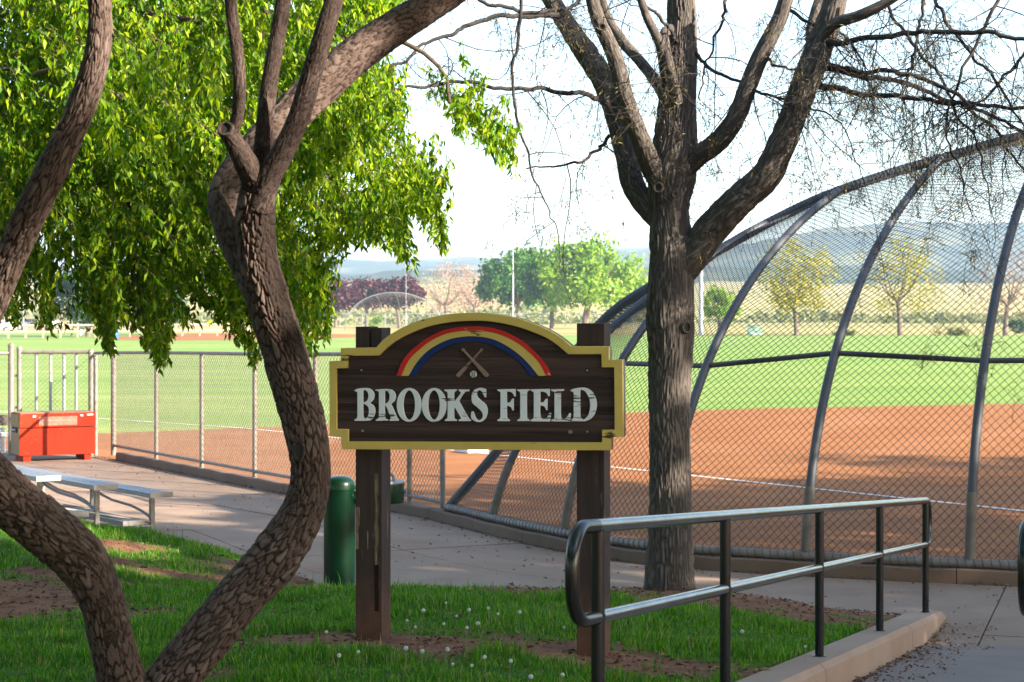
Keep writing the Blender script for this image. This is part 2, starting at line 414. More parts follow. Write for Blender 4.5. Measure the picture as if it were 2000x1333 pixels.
MAT['rotwood'] = simple('exposed_rotten_wood', (0.10, 0.07, 0.05), (0.34, 0.25, 0.175), 1.0, 0.95, spec=0.1, bump=0.9, bscale=1.0, sc=(60, 60, 14), bdist=0.01)
MAT['rawwood'] = simple('weathered_timber_edge', (0.16, 0.125, 0.105), (0.25, 0.20, 0.17), 1.0, 0.9, sc=(6, 6, 60), bump=0.4, bscale=1.0)
MAT['mulch'] = leafmat('dry_litter', (0.07, 0.035, 0.02), (0.15, 0.075, 0.04), (0.30, 0.19, 0.11), 0.1, 0.9, 0.1)
MAT['puff'] = leafmat('dandelion_seed', (0.55, 0.55, 0.53), (0.7, 0.7, 0.68), (0.8, 0.8, 0.78), 0.5, 0.8)
MAT['stem'] = simple('dandelion_stem', (0.16, 0.19, 0.07), (0.24, 0.22, 0.10), 10, 0.7)
# distance
def meadow_mat():
    m = N('dry_meadow').pbr(0.95, 0, 0.1)
    n = m.noise(0.03, 6, (0.35, 1.5, 1)); n2 = m.noise(0.5, 5, (0.3, 1, 1))
    c = m.ramp(n2, [(0.3, (0.30, 0.245, 0.09)), (0.7, (0.41, 0.33, 0.14))])
    c = m.mix(m.ramp(n, [(0.5, (0, 0, 0)), (0.62, (0.75, 0.75, 0.75))]), c, (0.14, 0.18, 0.05))
    return m.col(c).m
MAT['meadow'] = meadow_mat()
def hill_mat():
    m = N('oak_hills').pbr(0.95, 0, 0.05)
    n = m.noise(0.006, 7, rough=0.65); n2 = m.noise(0.03, 5)
    oak = m.ramp(n2, [(0.3, (0.022, 0.034, 0.018)), (0.7, (0.05, 0.065, 0.03))])
    grass = m.ramp(n2, [(0.3, (0.15, 0.15, 0.06)), (0.7, (0.22, 0.20, 0.09))])
    return m.col(m.mix(m.ramp(n, [(0.53, (0, 0, 0)), (0.60, (1, 1, 1))]), oak, grass)).m
MAT['hill'] = hill_mat()
MAT['plum'] = leafmat('plum_leaves', (0.028, 0.006, 0.012), (0.065, 0.012, 0.022), (0.13, 0.028, 0.035), 0.3)
MAT['pinkbud'] = leafmat('pale_buds', (0.22, 0.14, 0.10), (0.32, 0.20, 0.15), (0.42, 0.27, 0.20), 0.3, 0.8)
MAT['maple'] = leafmat('maple_leaves', (0.02, 0.085, 0.010), (0.055, 0.16, 0.014), (0.13, 0.25, 0.02), 0.4)
MAT['lime'] = leafmat('lime_leaves', (0.08, 0.19, 0.010), (0.17, 0.30, 0.014), (0.30, 0.40, 0.025), 0.45)
MAT['gold'] = leafmat('spring_gold_leaves', (0.18, 0.18, 0.015), (0.30, 0.275, 0.03), (0.42, 0.36, 0.06), 0.5)
MAT['dkgreen'] = leafmat('dark_evergreen_leaves', (0.012, 0.04, 0.012), (0.025, 0.07, 0.02), (0.045, 0.10, 0.03), 0.3)
MAT['shrub'] = leafmat('shrub_leaves', (0.11, 0.13, 0.032), (0.155, 0.17, 0.05), (0.21, 0.21, 0.075), 0.3)
MAT['fartrunk'] = simple('far_trunk', (0.10, 0.075, 0.06), (0.19, 0.14, 0.11), 3, 0.9)
MAT['polegrey'] = simple('pole_steel', (0.34, 0.37, 0.40), (0.44, 0.46, 0.48), 1, 0.55, 0.2)
MAT['farpipe'] = simple('far_pipe', (0.17, 0.18, 0.20), (0.24, 0.25, 0.27), 1, 0.5, 0.3)
MAT['farwood'] = simple('pale_rail_timber', (0.26, 0.19, 0.14), (0.34, 0.26, 0.20), 3, 0.85)

# ------------------------------------------------------------------ the lie of the land
KP = [(16, 21.5), (13.2, 18.4), (10, 16.5), (6.6, 15.85), (4.0, 16.4), (1.75, 17.35), (0.85, 18.15), (0, 19.6), (-0.72, 21.2), (-1.32, 22.35), (-2.75, 24.5), (-6.0, 30.2), (-6.9, 31.8), (-9.0, 35.5)]
Kc, Ks = resample(catmull([(x, y, 0) for x, y in KP], 24), 0.05)
Kt = np.gradient(Kc[:, :2], axis=0); Kt /= np.linalg.norm(Kt, axis=1, keepdims=True)
Kn = np.stack([-Kt[:, 1], Kt[:, 0]], 1)          # towards the walkway
def K_off(off): return Kc[:, :2] + Kn * off
def K_at_px(px, off=0.0):
    q = K_off(off); u = 1000 + q[:, 0] / q[:, 1] * F
    i = int(np.argmin(np.abs(u - px))); return Vector((q[i, 0], q[i, 1], 0))
KE = int(np.argmin(np.abs(Kc[:, 1] - 30.25) + 100 * (Kc[:, 0] > 0)))     # kerb ends at the gate

EDGE = np.array([(-14, 28.0), (-8.2, 23.4), (-5.5, 19.7), (-4.6, 18.95), (-3.75, 18.95), (-3.25, 19.05), (-2.68, 18.5), (-2.36, 17.9), (-1.85, 17.0), (-1.62, 16.5), (-1.8, 16.0), (-1.88, 15.75), (-1.3, 15.72), (-0.58, 15.7), (0.2, 15.72), (0.7, 15.72), (1.3, 15.78), (1.95, 15.45), (2.45, 14.9), (2.85, 14.5)])
def edge_dist(x, y):
    x = np.asarray(x, float); y = np.asarray(y, float); best = np.full(x.shape, 1e9); c = np.zeros(x.shape, bool)
    pg = np.vstack([EDGE, [(60, 14.5), (60, -80), (-60, -80), (-60, 64.8)]])
    for (x0, y0), (x1, y1) in zip(pg, np.roll(pg, -1, axis=0)):
        if y0 != y1: c ^= ((y0 > y) != (y1 > y)) & (x < (x1 - x0) * (y - y0) / (y1 - y0) + x0)
    for (x0, y0), (x1, y1) in zip(EDGE[:-1], EDGE[1:]):
        dx, dy = x1 - x0, y1 - y0; t = np.clip(((x - x0) * dx + (y - y0) * dy) / (dx * dx + dy * dy), 0, 1)
        d = np.hypot(x - x0 - t * dx, y - y0 - t * dy)
        best = np.minimum(best, d)
    return np.where(c, best, -best)
def curb_x(y): return 0.298 + 0.359 * (np.asarray(y, float) - 6.9)      # line of handrail posts
def curb_z(y): return np.clip(0.084 + 0.0865 * (14.4 - np.asarray(y, float)), 0.06, 0.80)
def bank_z(x, y):
    d = edge_dist(x, y)
    h = 0.02 + 0.14 * (1 - np.exp(-np.maximum(d, 0) / 0.8)) + 0.072 * np.maximum(d, 0)
    h = h + 0.24 * np.exp(-((np.asarray(x) + 4.6) / 1.2) ** 2 - ((np.asarray(y) - 17.6) / 1.1) ** 2) * np.clip(d / 0.5, 0, 1)
    h = np.where(h > 0.6, 0.6 + 0.16 * (1 - np.exp(-(h - 0.6) / 0.16)), h)
    h = h + (fbm(np.asarray(x) * 1.4, np.asarray(y) * 1.4, s=3) - 0.5) * 0.07 * np.clip(d / 0.6, 0, 1) + (fbm(np.asarray(x) * 9, np.asarray(y) * 9, s=5) - 0.5) * 0.02
    near = np.clip((np.asarray(x) - curb_x(y) + 1.0) / 0.9, 0, 1)
    h = h * (1 - near) + np.minimum(h, curb_z(y) - 0.015) * near
    return np.where(d > 0, h, np.maximum(-0.09, 0.02 + d * 1.2))
def bz(x, y): return float(bank_z(np.array([x]), np.array([y]))[0])
# sign line (needed for the worn soil strip)
PSI = 0.268
SL = Vector((-0.7416, 10.30)); SR = SL + Vector((math.cos(PSI), -math.sin(PSI))) * 1.177
def bare(x, y):
    x = np.asarray(x, float); y = np.asarray(y, float)
    n = fbm(x * 2.2, y * 2.2, s=11) - 0.5; n2 = fbm(x * 7, y * 7, s=21) - 0.5
    u = (x - SL.x) * math.cos(PSI) - (y - SL.y) * math.sin(PSI); v = (x - SL.x) * math.sin(PSI) + (y - SL.y) * math.cos(PSI)
    b = 1.25 - np.abs(v + 0.02) / (0.56 + 0.3 * n) - np.clip((np.abs(u - 0.65) - 1.15) / 0.7, 0, 3)
    r = np.hypot((x - 1.5) / 1.9, (y - 14.6) / 1.3); b = np.maximum(b, 2.0 - r * 1.6)
    r = np.hypot((x + 3.4) / 0.95, (y - 12.6) / 2.4); b = np.maximum(b, 1.8 - r * 1.6)
    r = np.abs(y - 14.1 + 0.25 * x) / 0.22; b = np.maximum(b, np.where((x < -1.0) & (x > -3.8), 1.25 - r * 0.7, -1)); r = np.abs(y - 16.0 + 0.5 * x + 1.6) / 0.3; b = np.maximum(b, np.where((x < -1.7) & (x > -3.2), 1.15 - r, -1))
    r = np.hypot((x + 2.0) / 0.5, (y - 16.2) / 0.7); b = np.maximum(b, 1.4 - r)
    r = np.hypot((x + 1.95) / 0.5, (y - 8.1) / 0.4); b = np.maximum(b, 0.9 - r)
    b = np.maximum(b, (fbm(x * 0.9, y * 0.9, s=33) - 0.61) * 5)
    return np.clip(b * 1.3 + n * 1.6 + n2 * 1.2, 0, 1)

# base soil, lawn, infield
sheet('ground', [(-80, -60), (80, -60), (80, 60), (-80, 60)], -0.10, MAT['soil'])
inner = [tuple(q) for q in K_off(-0.10)[:KE + 1:8]]
lawn_poly = inner + [(-7.2, 31.6), (-40, 41), (-260, 70), (-260, 330), (260, 330), (260, 30), (40, 21)]
sheet('lawn', lawn_poly, -0.004, MAT['lawn'])
gl = [G(-200, 860), G(40, 852), G(200, 846), G(420, 838), G(630, 829), G(900, 818), G(1240, 806), G(1500, 798), G(2000, 789), G(2500, 786)]
gl2 = catmull([(p.x, p.y, 0) for p in gl], 6)
# the grass edge wanders a little
wob = (fbm(np.arange(len(gl2)) * 0.9, np.zeros(len(gl2)), s=2) - 0.5) * 0.5
dirt_poly = [tuple(q) for q in K_off(-0.11)[:KE + 1:8]] + [(-6.9, 31.2), (-12.5, 33.6)] + [(p[0], p[1] + w_) for p, w_ in zip(gl2, wob)] + [(30, 44), (34, 30), (24, 21)]
sheet('infield', dirt_poly, 0.0, MAT['dirt'])
far_d = [G(180, 660), G(300, 655), G(420, 650), G(560, 644), G(720, 641), G(860, 644), G(760, 652), G(690, 659), G(600, 662), G(450, 665), G(300, 666), G(215, 664)]
sheet('far_infield', [(p.x, p.y) for p in far_d], 0.003, MAT['dirt'])
def chalk(name, a, b, wd, parent=None):
    a, b = Vector(a), Vector(b); d = (b - a).normalized(); s = Vector((-d.y, d.x, 0)) * wd / 2
    n = 60; V = []; k = np.linspace(0, 1, n)
    wl = (fbm(k * 40, k * 0, s=6) - 0.5) * wd * 0.9; wr = (fbm(k * 40, k * 0 + 7, s=6) - 0.5) * wd * 0.9
    for i in range(n):
        p = a.lerp(b, k[i]); V += [p + s * (1 + wl[i] / wd), p - s * (1 + wr[i] / wd)]
    return link(name, np_mesh(name, [tuple(q) for q in V], [(2 * i, 2 * i + 1, 2 * i + 3, 2 * i + 2) for i in range(n - 1)]), MAT['chalk'], parent)
for nm, a, b in (('foul_line', G(487, 837, 0.006), G(2180, 1017, 0.006)), ('grass_line', G(-60, 801, 0.006), G(487, 837, 0.006))):
    chalk(nm, a, b, 0.10)['kind'] = 'structure'

# kerb blocks
kerb = empty('kerb', (Kc[KE // 2, 0], Kc[KE // 2, 1], 0), kind='structure')
step = 24
for i in range(0, KE, step):
    j = min(i + step, KE); mb = MB(); rows = []
    idx = list(range(i, j + 1, 6)) or [i, j]
    if idx[-1] != j: idx.append(j)
    for q in idx:
        e = 0.004 if q == i else (-0.004 if q == j else 0)
        base = Kc[q, :2] + Kt[q] * e; n = Kn[q]; hz = 0.118 + 0.006 * math.sin(q * 0.7)
        for off, z in ((0.0, -0.09), (0.0, hz - 0.012), (-0.012, hz), (-0.19, hz), (-0.2, hz - 0.012), (-0.2, -0.09)):
            rows.append((base[0] + n[0] * off, base[1] + n[1] * off, z))
    m = len(idx); ff = [(a * 6 + k, a * 6 + k + 1, (a + 1) * 6 + k + 1, (a + 1) * 6 + k) for a in range(m - 1) for k in range(5)]
    ff += [tuple(range(6)), tuple(range((m - 1) * 6 + 5, (m - 1) * 6 - 1, -1))]
    mb.add(rows, ff).build('kerb_block', MAT['kerb'], kerb)

# walkway slabs
walk = empty('walkway', (0, 17.5, 0), kind='structure')
LANES = [0.012, 1.27, 2.62, 4.9]
cut = list(range(20, len(Ks) - 30, 52))
for a, b in zip(cut[:-1], cut[1:]):
    for l0, l1 in zip(LANES[:-1], LANES[1:]):
        if l0 > 2 and Kc[a, 0] > 9: continue
        g = 0.006; dz = random.uniform(-0.003, 0.003); poly = []
        idx = np.linspace(a, b, 6).astype(int)
        for off in (l0 + g, l1 - g):
            q = []
            for i in idx:
                e = g if i == a else (-g if i == b else 0)
                c = Kc[i, :2] + Kt[i] * e + Kn[i] * off
                q.append((float(c[0]), float(c[1])))
            poly += q if off < l1 - 0.5 else q[::-1]
        MB().prism(poly, -0.085, dz).build('slab', MAT['concrete'], walk, bevel=0.0)

# ramp and its curb
RW = 2.05
def ramp_z(y): return float(np.clip(0.0 + 0.0865 * (13.5 - y), 0.004, 0.66))
rv, rf = [], []
rys = [13.45, 12.6, 10.9, 9.2, 7.5, 6.0, 4.0, 1.0, -8]
for i, y in enumerate(rys):
    x = float(curb_x(y)); rv += [(x + 0.05, y, ramp_z(y)), (x + RW + 0.9, y - 0.35, ramp_z(y))]
rf = [(2 * i, 2 * i + 1, 2 * i + 3, 2 * i + 2) for i in range(len(rys) - 1)]
rampo = link('ramp', np_mesh('ramp', rv, rf), MAT['ramp']); rampo['kind'] = 'structure'
curb = empty('ramp_curb', (1.6, 10.6, 0.3), kind='structure')
cuts = [14.75, 13.0, 10.2, 7.4, 4.6, 1.8]
for q, (ya, yb) in enumerate(zip(cuts[:-1], cuts[1:])):
    ya2, yb2 = ya - (0.006 if q else 0), yb + 0.006; rows = []
    ys = np.linspace(ya2, yb2, 6)
    if q == 0: ys = np.array([14.75, 14.72, 14.62, 14.2, 13.6, 13.006])
    for y in ys:
        x = float(curb_x(y)); z = float(curb_z(y)); hw = 0.125
        if q == 0 and y > 14.7: z -= 0.06; hw = 0.09
        elif q == 0 and y > 14.6: z -= 0.015; hw = 0.115
        zb = ramp_z(y) - 0.1
        rows += [(x - hw, y, zb), (x - hw, y, z - 0.012), (x - hw + 0.012, y, z), (x + hw - 0.03, y, z), (x + hw, y, z - 0.03), (x + hw + 0.01, y, zb)]
    m = len(ys); ff = [(a * 6 + k, a * 6 + k + 1, (a + 1) * 6 + k + 1, (a + 1) * 6 + k) for a in range(m - 1) for k in range(5)]
    ff += [tuple(range(6)), tuple(range((m - 1) * 6 + 5, (m - 1) * 6 - 1, -1))]
    MB().add(rows, ff).build('curb_block', MAT['curb'], curb)

# grass bank
bx0, bx1, by0, by1, bs = -9.5, 3.2, 2.0, 25.0, 0.07
gx = np.arange(bx0, bx1, bs); gy = np.arange(by0, by1, bs)
XX, YY = np.meshgrid(gx, gy); ZZ = bank_z(XX, YY); BB = bare(XX, YY)
ok = (XX < curb_x(YY) - 0.06) & (edge_dist(XX, YY) > -0.12)
idx = np.arange(XX.size).reshape(XX.shape)
q = np.stack([idx[:-1, :-1], idx[:-1, 1:], idx[1:, 1:], idx[1:, :-1]], -1)[(ok[:-1, :-1] & ok[:-1, 1:] & ok[1:, 1:] & ok[1:, :-1])]
used = np.unique(q); remap = np.zeros(XX.size, dtype=int); remap[used] = np.arange(len(used))
V = np.stack([XX, YY, ZZ], -1).reshape(-1, 3)[used]
bank = link('grass_bank', np_mesh('grass_bank', V, remap[q], smooth=True, attrs={'bare': BB.ravel()[used]}), MAT['berm']); bank['kind'] = 'structure'

# grass blades
NB = 420000
yy = 5.8 + (20.5 - 5.8) * rng.random(NB) ** 0.85; xx = (rng.random(NB) * 2 - 1) * 0.36 * yy
dd = edge_dist(xx, yy); keep = (dd > 0.02) & (xx < curb_x(yy) - 0.14)
xx, yy = xx[keep], yy[keep]; bb = bare(xx, yy)
keep = rng.random(len(xx)) > bb * 1.15; xx, yy, bb = xx[keep], yy[keep], bb[keep]
clump = fbm(xx * 3.0, yy * 3.0, s=41)
hh = (0.012 + 0.11 * clump ** 2) * (0.5 + 0.8 * rng.random(len(xx)) + 1.1 * (rng.random(len(xx)) > 0.985)) * (1 - 0.5 * bb)
zz = bank_z(xx, yy) - 0.004
ang = rng.random(len(xx)) * 2 * math.pi; lean = (0.15 + 0.5 * rng.random(len(xx))) * hh
la = ang + rng.normal(0, 0.6, len(xx))
wd = 0.0032 + 0.003 * rng.random(len(xx)) + 0.00012 * yy
b0 = np.stack([xx, yy, zz], 1); side = np.stack([np.cos(ang + 1.57), np.sin(ang + 1.57), 0 * ang], 1) * wd[:, None] * 0.5
ln = np.stack([np.cos(la), np.sin(la), 0 * la], 1)
mid = b0 + ln * (lean * 0.35)[:, None] + np.array([0, 0, 1]) * (hh * 0.6)[:, None]
tip = b0 + ln * lean[:, None] + np.array([0, 0, 1]) * hh[:, None]
V = np.stack([b0 - side, b0 + side, mid + side * 0.8, mid - side * 0.8, tip], 1)
bi = (np.arange(len(xx)) * 5)[:, None]
grass = link('grass', np_mesh('grass', V.reshape(-1, 3), [bi + np.array([[0, 1, 2, 3]]), bi + np.array([[3, 2, 4]])]), MAT['blade'])
tag(grass, 'short green grass covering the bank around the wooden sign', 'grass', kind='stuff')
print('BLADES', len(xx))

# leaf litter and bark chips
def litter(name, n, fn, zf, smin, smax, label, mat):
    pts = fn(n); m = len(pts)
    z = zf(pts[:, 0], pts[:, 1]) + rng.random(m) * 0.012 + 0.004
    c = np.stack([pts[:, 0], pts[:, 1], z], 1)
    a = rng.random(m) * 6.283; d = np.stack([np.cos(a), np.sin(a), rng.normal(0, 0.25, m)], 1)
    nr = np.stack([rng.normal(0, 0.35, m), rng.normal(0, 0.35, m), np.ones(m)], 1)
    L = smin + (smax - smin) * rng.random(m) ** 2
    o = link(name, leaf_mesh(name, c, d, nr, L, L * (0.25 + 0.4 * rng.random(m)), 0.3), mat)
    tag(o, label, 'leaf litter', kind='stuff')
def on_bank(n):
    y = 6 + 15 * rng.random(n * 4); x = (rng.random(n * 4) * 2 - 1) * 0.34 * y
    k = (edge_dist(x, y) > 0.02) & (x < curb_x(y) - 0.1) & (rng.random(n * 4) < bare(x, y) * 0.9 + 0.06)
    return np.stack([x, y], 1)[k]
litter('leaf_litter', 9000, on_bank, bank_z, 0.012, 0.055, 'brown leaf litter and bark chips on bare soil patches', MAT['mulch'])
def on_walk(n):
    i = rng.integers(40, len(Kc) - 60, n); off = 0.03 + rng.random(n) ** 4.5 * 3.8
    return Kc[i, :2] + Kn[i] * off[:, None]
litter('walkway_litter', 4200, on_walk, lambda x, y: 0 * x + 0.002, 0.005, 0.045, 'scattered dry leaves and crumbs along the concrete walkway', MAT['mulch'])
def by_curb(n):
    y = 8.5 + 5.8 * rng.random(n); return np.stack([curb_x(y) + 0.16 + rng.random(n) ** 2.5 * 0.5 * (fbm(y * 1.5, y * 0, s=3) + 0.2), y], 1)
litter('curb_litter', 1500, by_curb, lambda x, y: np.clip(0.0865 * (13.5 - y), 0.004, 0.7), 0.008, 0.04, 'reddish brown leaf litter drifted against the ramp curb', MAT['mulch'])

# meadow and hills
def meadow_z(x, y):
    return -0.03 + 0.024 * np.maximum(y - 330, 0) * np.clip((y - 330) / 200, 0, 1) + (fbm(x / 60, y / 60, s=8) - 0.5) * 3.0 * np.clip((y - 300) / 200, 0, 1)
my = np.concatenate([np.linspace(196, 320, 10), np.linspace(330, 1150, 60)]); mx = np.linspace(-900, 900, 120)
mx = np.sign(mx) * np.abs(mx / 900) ** 1.3 * 900
X2, Y2 = np.meshgrid(mx, my); Z2 = meadow_z(X2, Y2)
edge_y = 192 + 6 * np.sin(mx / 37)
Y2[0] = edge_y + np.maximum(0, -mx) * 0.75 * (mx > -900)
Y2[:10] = Y2[0] + (320 - Y2[0]) * np.linspace(0, 1, 10)[:, None] * (Y2[0] < 320) + np.linspace(0, 0.5, 10)[:, None]
Z2[:10] = 0.012
id2 = np.arange(X2.size).reshape(X2.shape)
q = np.stack([id2[:-1, :-1], id2[:-1, 1:], id2[1:, 1:], id2[1:, :-1]], -1).reshape(-1, 4)
mo = link('meadow', np_mesh('meadow', np.stack([X2, Y2, Z2], -1).reshape(-1, 3), q, smooth=True), MAT['meadow']); mo['kind'] = 'structure'
ridge_px = np.array([(-6000, 560), (-1500, 560), (0, 578), (350, 560), (600, 528), (820, 513), (960, 508), (1230, 491), (1450, 486), (1640, 481), (1900, 470), (2100, 467), (3500, 470), (8000, 520)], float)
az = np.linspace(R(-42), R(42), 420); rr = np.concatenate([np.linspace(1000, 3600, 130)])
A2, R2 = np.meshgrid(az, rr); X3 = R2 * np.sin(A2); Y3 = R2 * np.cos(A2)
rp = np.interp(1000 + np.tan(az) * F, ridge_px[:, 0], ridge_px[:, 1])
topz = CZ + (HY - rp) / F * 3300
t = np.clip((R2 - 1000) / 2300, 0, 1)
Z3 = 14 + (topz[None, :] - 14) * (t ** 1.15) - 0.06 * np.maximum(R2 - 3300, 0)
Z3 += (fbm(X3 / 420, Y3 / 420, s=51) - 0.5) * 70 * np.sin(np.pi * np.clip(t, 0, 1)) * np.clip((topz[None, :] / 90), 0.2, 1.3)
Z3 += fbm(X3 / 28, Y3 / 28, s=61, o=2) * 9 * np.clip((fbm(X3 / 170, Y3 / 170, s=71) - 0.38) * 8, 0, 1)
Z3[0] = 5
id3 = np.arange(X3.size).reshape(X3.shape)
q = np.stack([id3[:-1, :-1], id3[:-1, 1:], id3[1:, 1:], id3[1:, :-1]], -1).reshape(-1, 4)
ho = link('hills', np_mesh('hills', np.stack([X3, Y3, Z3], -1).reshape(-1, 3), q, smooth=True), MAT['hill']); ho['kind'] = 'structure'

# ------------------------------------------------------------------ the wooden sign
rdir = Vector((math.cos(PSI), -math.sin(PSI), 0)); bdir = Vector((math.sin(PSI), math.cos(PSI), 0))
mid_xy = (SL + SR) / 2; PW = 0.142; BT = 0.075
zL, zR = bz(SL.x, SL.y), bz(SR.x, SR.y)
sign = empty('park_sign', (mid_xy.x, mid_xy.y, min(zL, zR)), -PSI,
             label='dark brown wooden sign with yellow border, rainbow and white lettering on two posts', cat='sign')
SZ = sign.location.z
# local frame: x along the board, y away from the viewer, z up.  SL / SR are the post front-face centres.
FRONT = -BT                     # board front face in local y (posts' front face is y = 0)
def sgn(px, py, yloc=FRONT):
    """photo pixel on the plane y = yloc of the sign -> local (x, z)"""
    d = Vector(((px - 1000) / F, 1, -(py - HY) / F)); o = Vector((0, 0, CZ))
    p0 = Vector((mid_xy.x, mid_xy.y, 0)) + bdir * yloc
    t = (p0 - o).dot(bdir) / d.dot(bdir); q = o + d * t - Vector((mid_xy.x, mid_xy.y, SZ))
    return (q.dot(rdir), q.z)
def local(mb, name, mat, parent=sign, smooth=False, bevel=0.0):
    o = link(name, mb.mesh(name, smooth, bevel), mat, parent, loc=(0, 0, 0)); return o
def relief(name, contours, y0, depth, mat, parent=sign, bevel=0.0):
    """filled outline (with holes) extruded from local y = y0 towards the viewer by depth"""
    cu = bpy.data.curves.new('tmp', 'CURVE'); cu.dimensions = '2D'; cu.fill_mode = 'BOTH'
    cu.extrude = depth / 2 - bevel; cu.bevel_depth = bevel; cu.bevel_resolution = 1; cu.offset = -bevel
    for c in contours:
        s = cu.splines.new('POLY'); s.points.add(len(c) - 1); s.use_cyclic_u = True
        for p, (x, z) in zip(s.points, c): p.co = (x, z, 0, 1)
    ob = bpy.data.objects.new('tmp', cu); C.objects.link(ob)
    me = bpy.data.meshes.new_from_object(ob.evaluated_get(bpy.context.evaluated_depsgraph_get()))
    C.objects.unlink(ob); bpy.data.objects.remove(ob)
    co = np.zeros(len(me.vertices) * 3); me.vertices.foreach_get('co', co); co = co.reshape(-1, 3)
    co = np.stack([co[:, 0], y0 - depth / 2 - co[:, 2], co[:, 1]], 1); me.vertices.foreach_set('co', co.ravel().astype(np.float32))
    me.name = name; me.materials.clear()
    bm = bmesh.new(); bm.from_mesh(me); bmesh.ops.remove_doubles(bm, verts=bm.verts, dist=1e-5); bmesh.ops.recalc_face_normals(bm, faces=bm.faces)
    bm.to_mesh(me); bm.free(); me.update()
    return link(name, me, mat, parent, loc=(0, 0, 0))
def smoothc(pts, n=5):
    """closed contour; points (x,y) are smooth, (x,y,1) corners"""
    m = len(pts); ci = [i for i, p in enumerate(pts) if len(p) > 2]
    if not ci:
        q = [p[:2] for p in pts]; q3 = q[-2:] + q + q[:2]
        c = catmull([(x, y, 0) for x, y in q3], n)
        return [(a[0], a[1]) for a in c[2 * n:-2 * n]]
    out = []
    for a, b in zip(ci, ci[1:] + [ci[0] + m]):
        seg = [pts[k % m][:2] for k in range(a, b + 1)]
        if len(seg) == 2: out.append(seg[0]); continue
        c = catmull([(x, y, 0) for x, y in seg], n); out += [(q[0], q[1]) for q in c[:-1]]
    return out
outer = [(643, 706), (665.3, 705), (665.5, 680.5), (735, 679), (749, 664), (768, 650), (800, 633.6), (832, 622.5), (880, 613.5), (928, 611), (962, 613.2), (1010, 622), (1058, 639), (1090, 656.5), (1116, 677), (1189, 677), (1189, 703), (1215.6, 703), (1216.5, 854), (1192, 855), (1192, 880), (667, 878), (666, 854), (643.8, 852.5)]
innr = [(656.5, 720), (679.3, 719.6), (679.3, 695.2), (740.5, 694.8), (760, 676.5), (784, 660), (832, 639.5), (880, 629.8), (928, 627), (962, 629), (1010, 638.5), (1058, 656), (1082, 669.5), (1110, 692.5), (1174.5, 692.2), (1175, 718), (1199.6, 718), (1200.6, 840), (1176, 840), (1176, 864.6), (680, 863), (680, 839), (657.5, 838.4)]
def denser(pts, lo, hi, n=4):
    a = [(x, y, 0) for x, y in pts[lo:hi + 1]]; c = catmull(a, n)
    return [tuple(p) for p in pts[:lo]] + [(q[0], q[1]) for q in c] + [tuple(p) for p in pts[hi + 1:]]
out_l = [sgn(*p) for p in denser(outer, 3, 14)]; inn_l = [sgn(*p) for p in denser(innr, 3, 13)]
relief('border', [out_l, inn_l], FRONT + 0.03, 0.032, MAT['yellow'], bevel=0.002)
# weathered core behind the border gives the unpainted edge
core = [(x * 0.9985, z) for x, z in out_l]
relief('backing', [core], FRONT + BT, BT - 0.032, MAT['rawwood'])
# planks of the field, cut to the inner outline
def xrange_at(poly, z):
    xs = []
    for (x0, z0), (x1, z1) in zip(poly, poly[1:] + poly[:1]):
        if (z0 - z) * (z1 - z) < 0: xs.append(x0 + (x1 - x0) * (z - z0) / (z1 - z0))
    return (min(xs), max(xs)) if len(xs) >= 2 else None
zt = [sgn(930, y)[1] for y in (620, 664.5, 699.5, 734.5, 751, 791, 808, 833, 870)]
for z1, z0 in zip(zt[:-1], zt[1:]):
    lo, hi = z0 + 0.0008, z1 - 0.0008; L_, R_ = [], []
    zmax = max(z for x, z in inn_l); hi = min(hi, zmax - 1e-4)
    zs = sorted(set([lo, hi] + [z + e for x, z in inn_l for e in (-1e-4, 1e-4) if lo < z + e < hi] + list(np.linspace(lo, hi, 6))))
    for z in zs:
        r_ = xrange_at(inn_l, z)
        if r_:
            L_.append((r_[0] - 0.004, z)); R_.append((r_[1] + 0.004, z))
    if len(L_) > 1:
        relief('plank', [L_ + R_[::-1]], FRONT + 0.043, 0.027 + random.uniform(-0.0012, 0.0012), MAT['signwood'])
FB = FRONT + 0.0165          # surface of the planks
def zc(pts, ox, oy=740, s=7.143):
    return [tuple([ox + p[0] / s, oy + p[1] / s]) + tuple(p[2:]) for p in pts]
def ell(cx, cy, rx, ry, n=40): return [(cx + rx * math.cos(2 * math.pi * k / n), cy + ry * math.sin(2 * math.pi * k / n)) for k in range(n)]
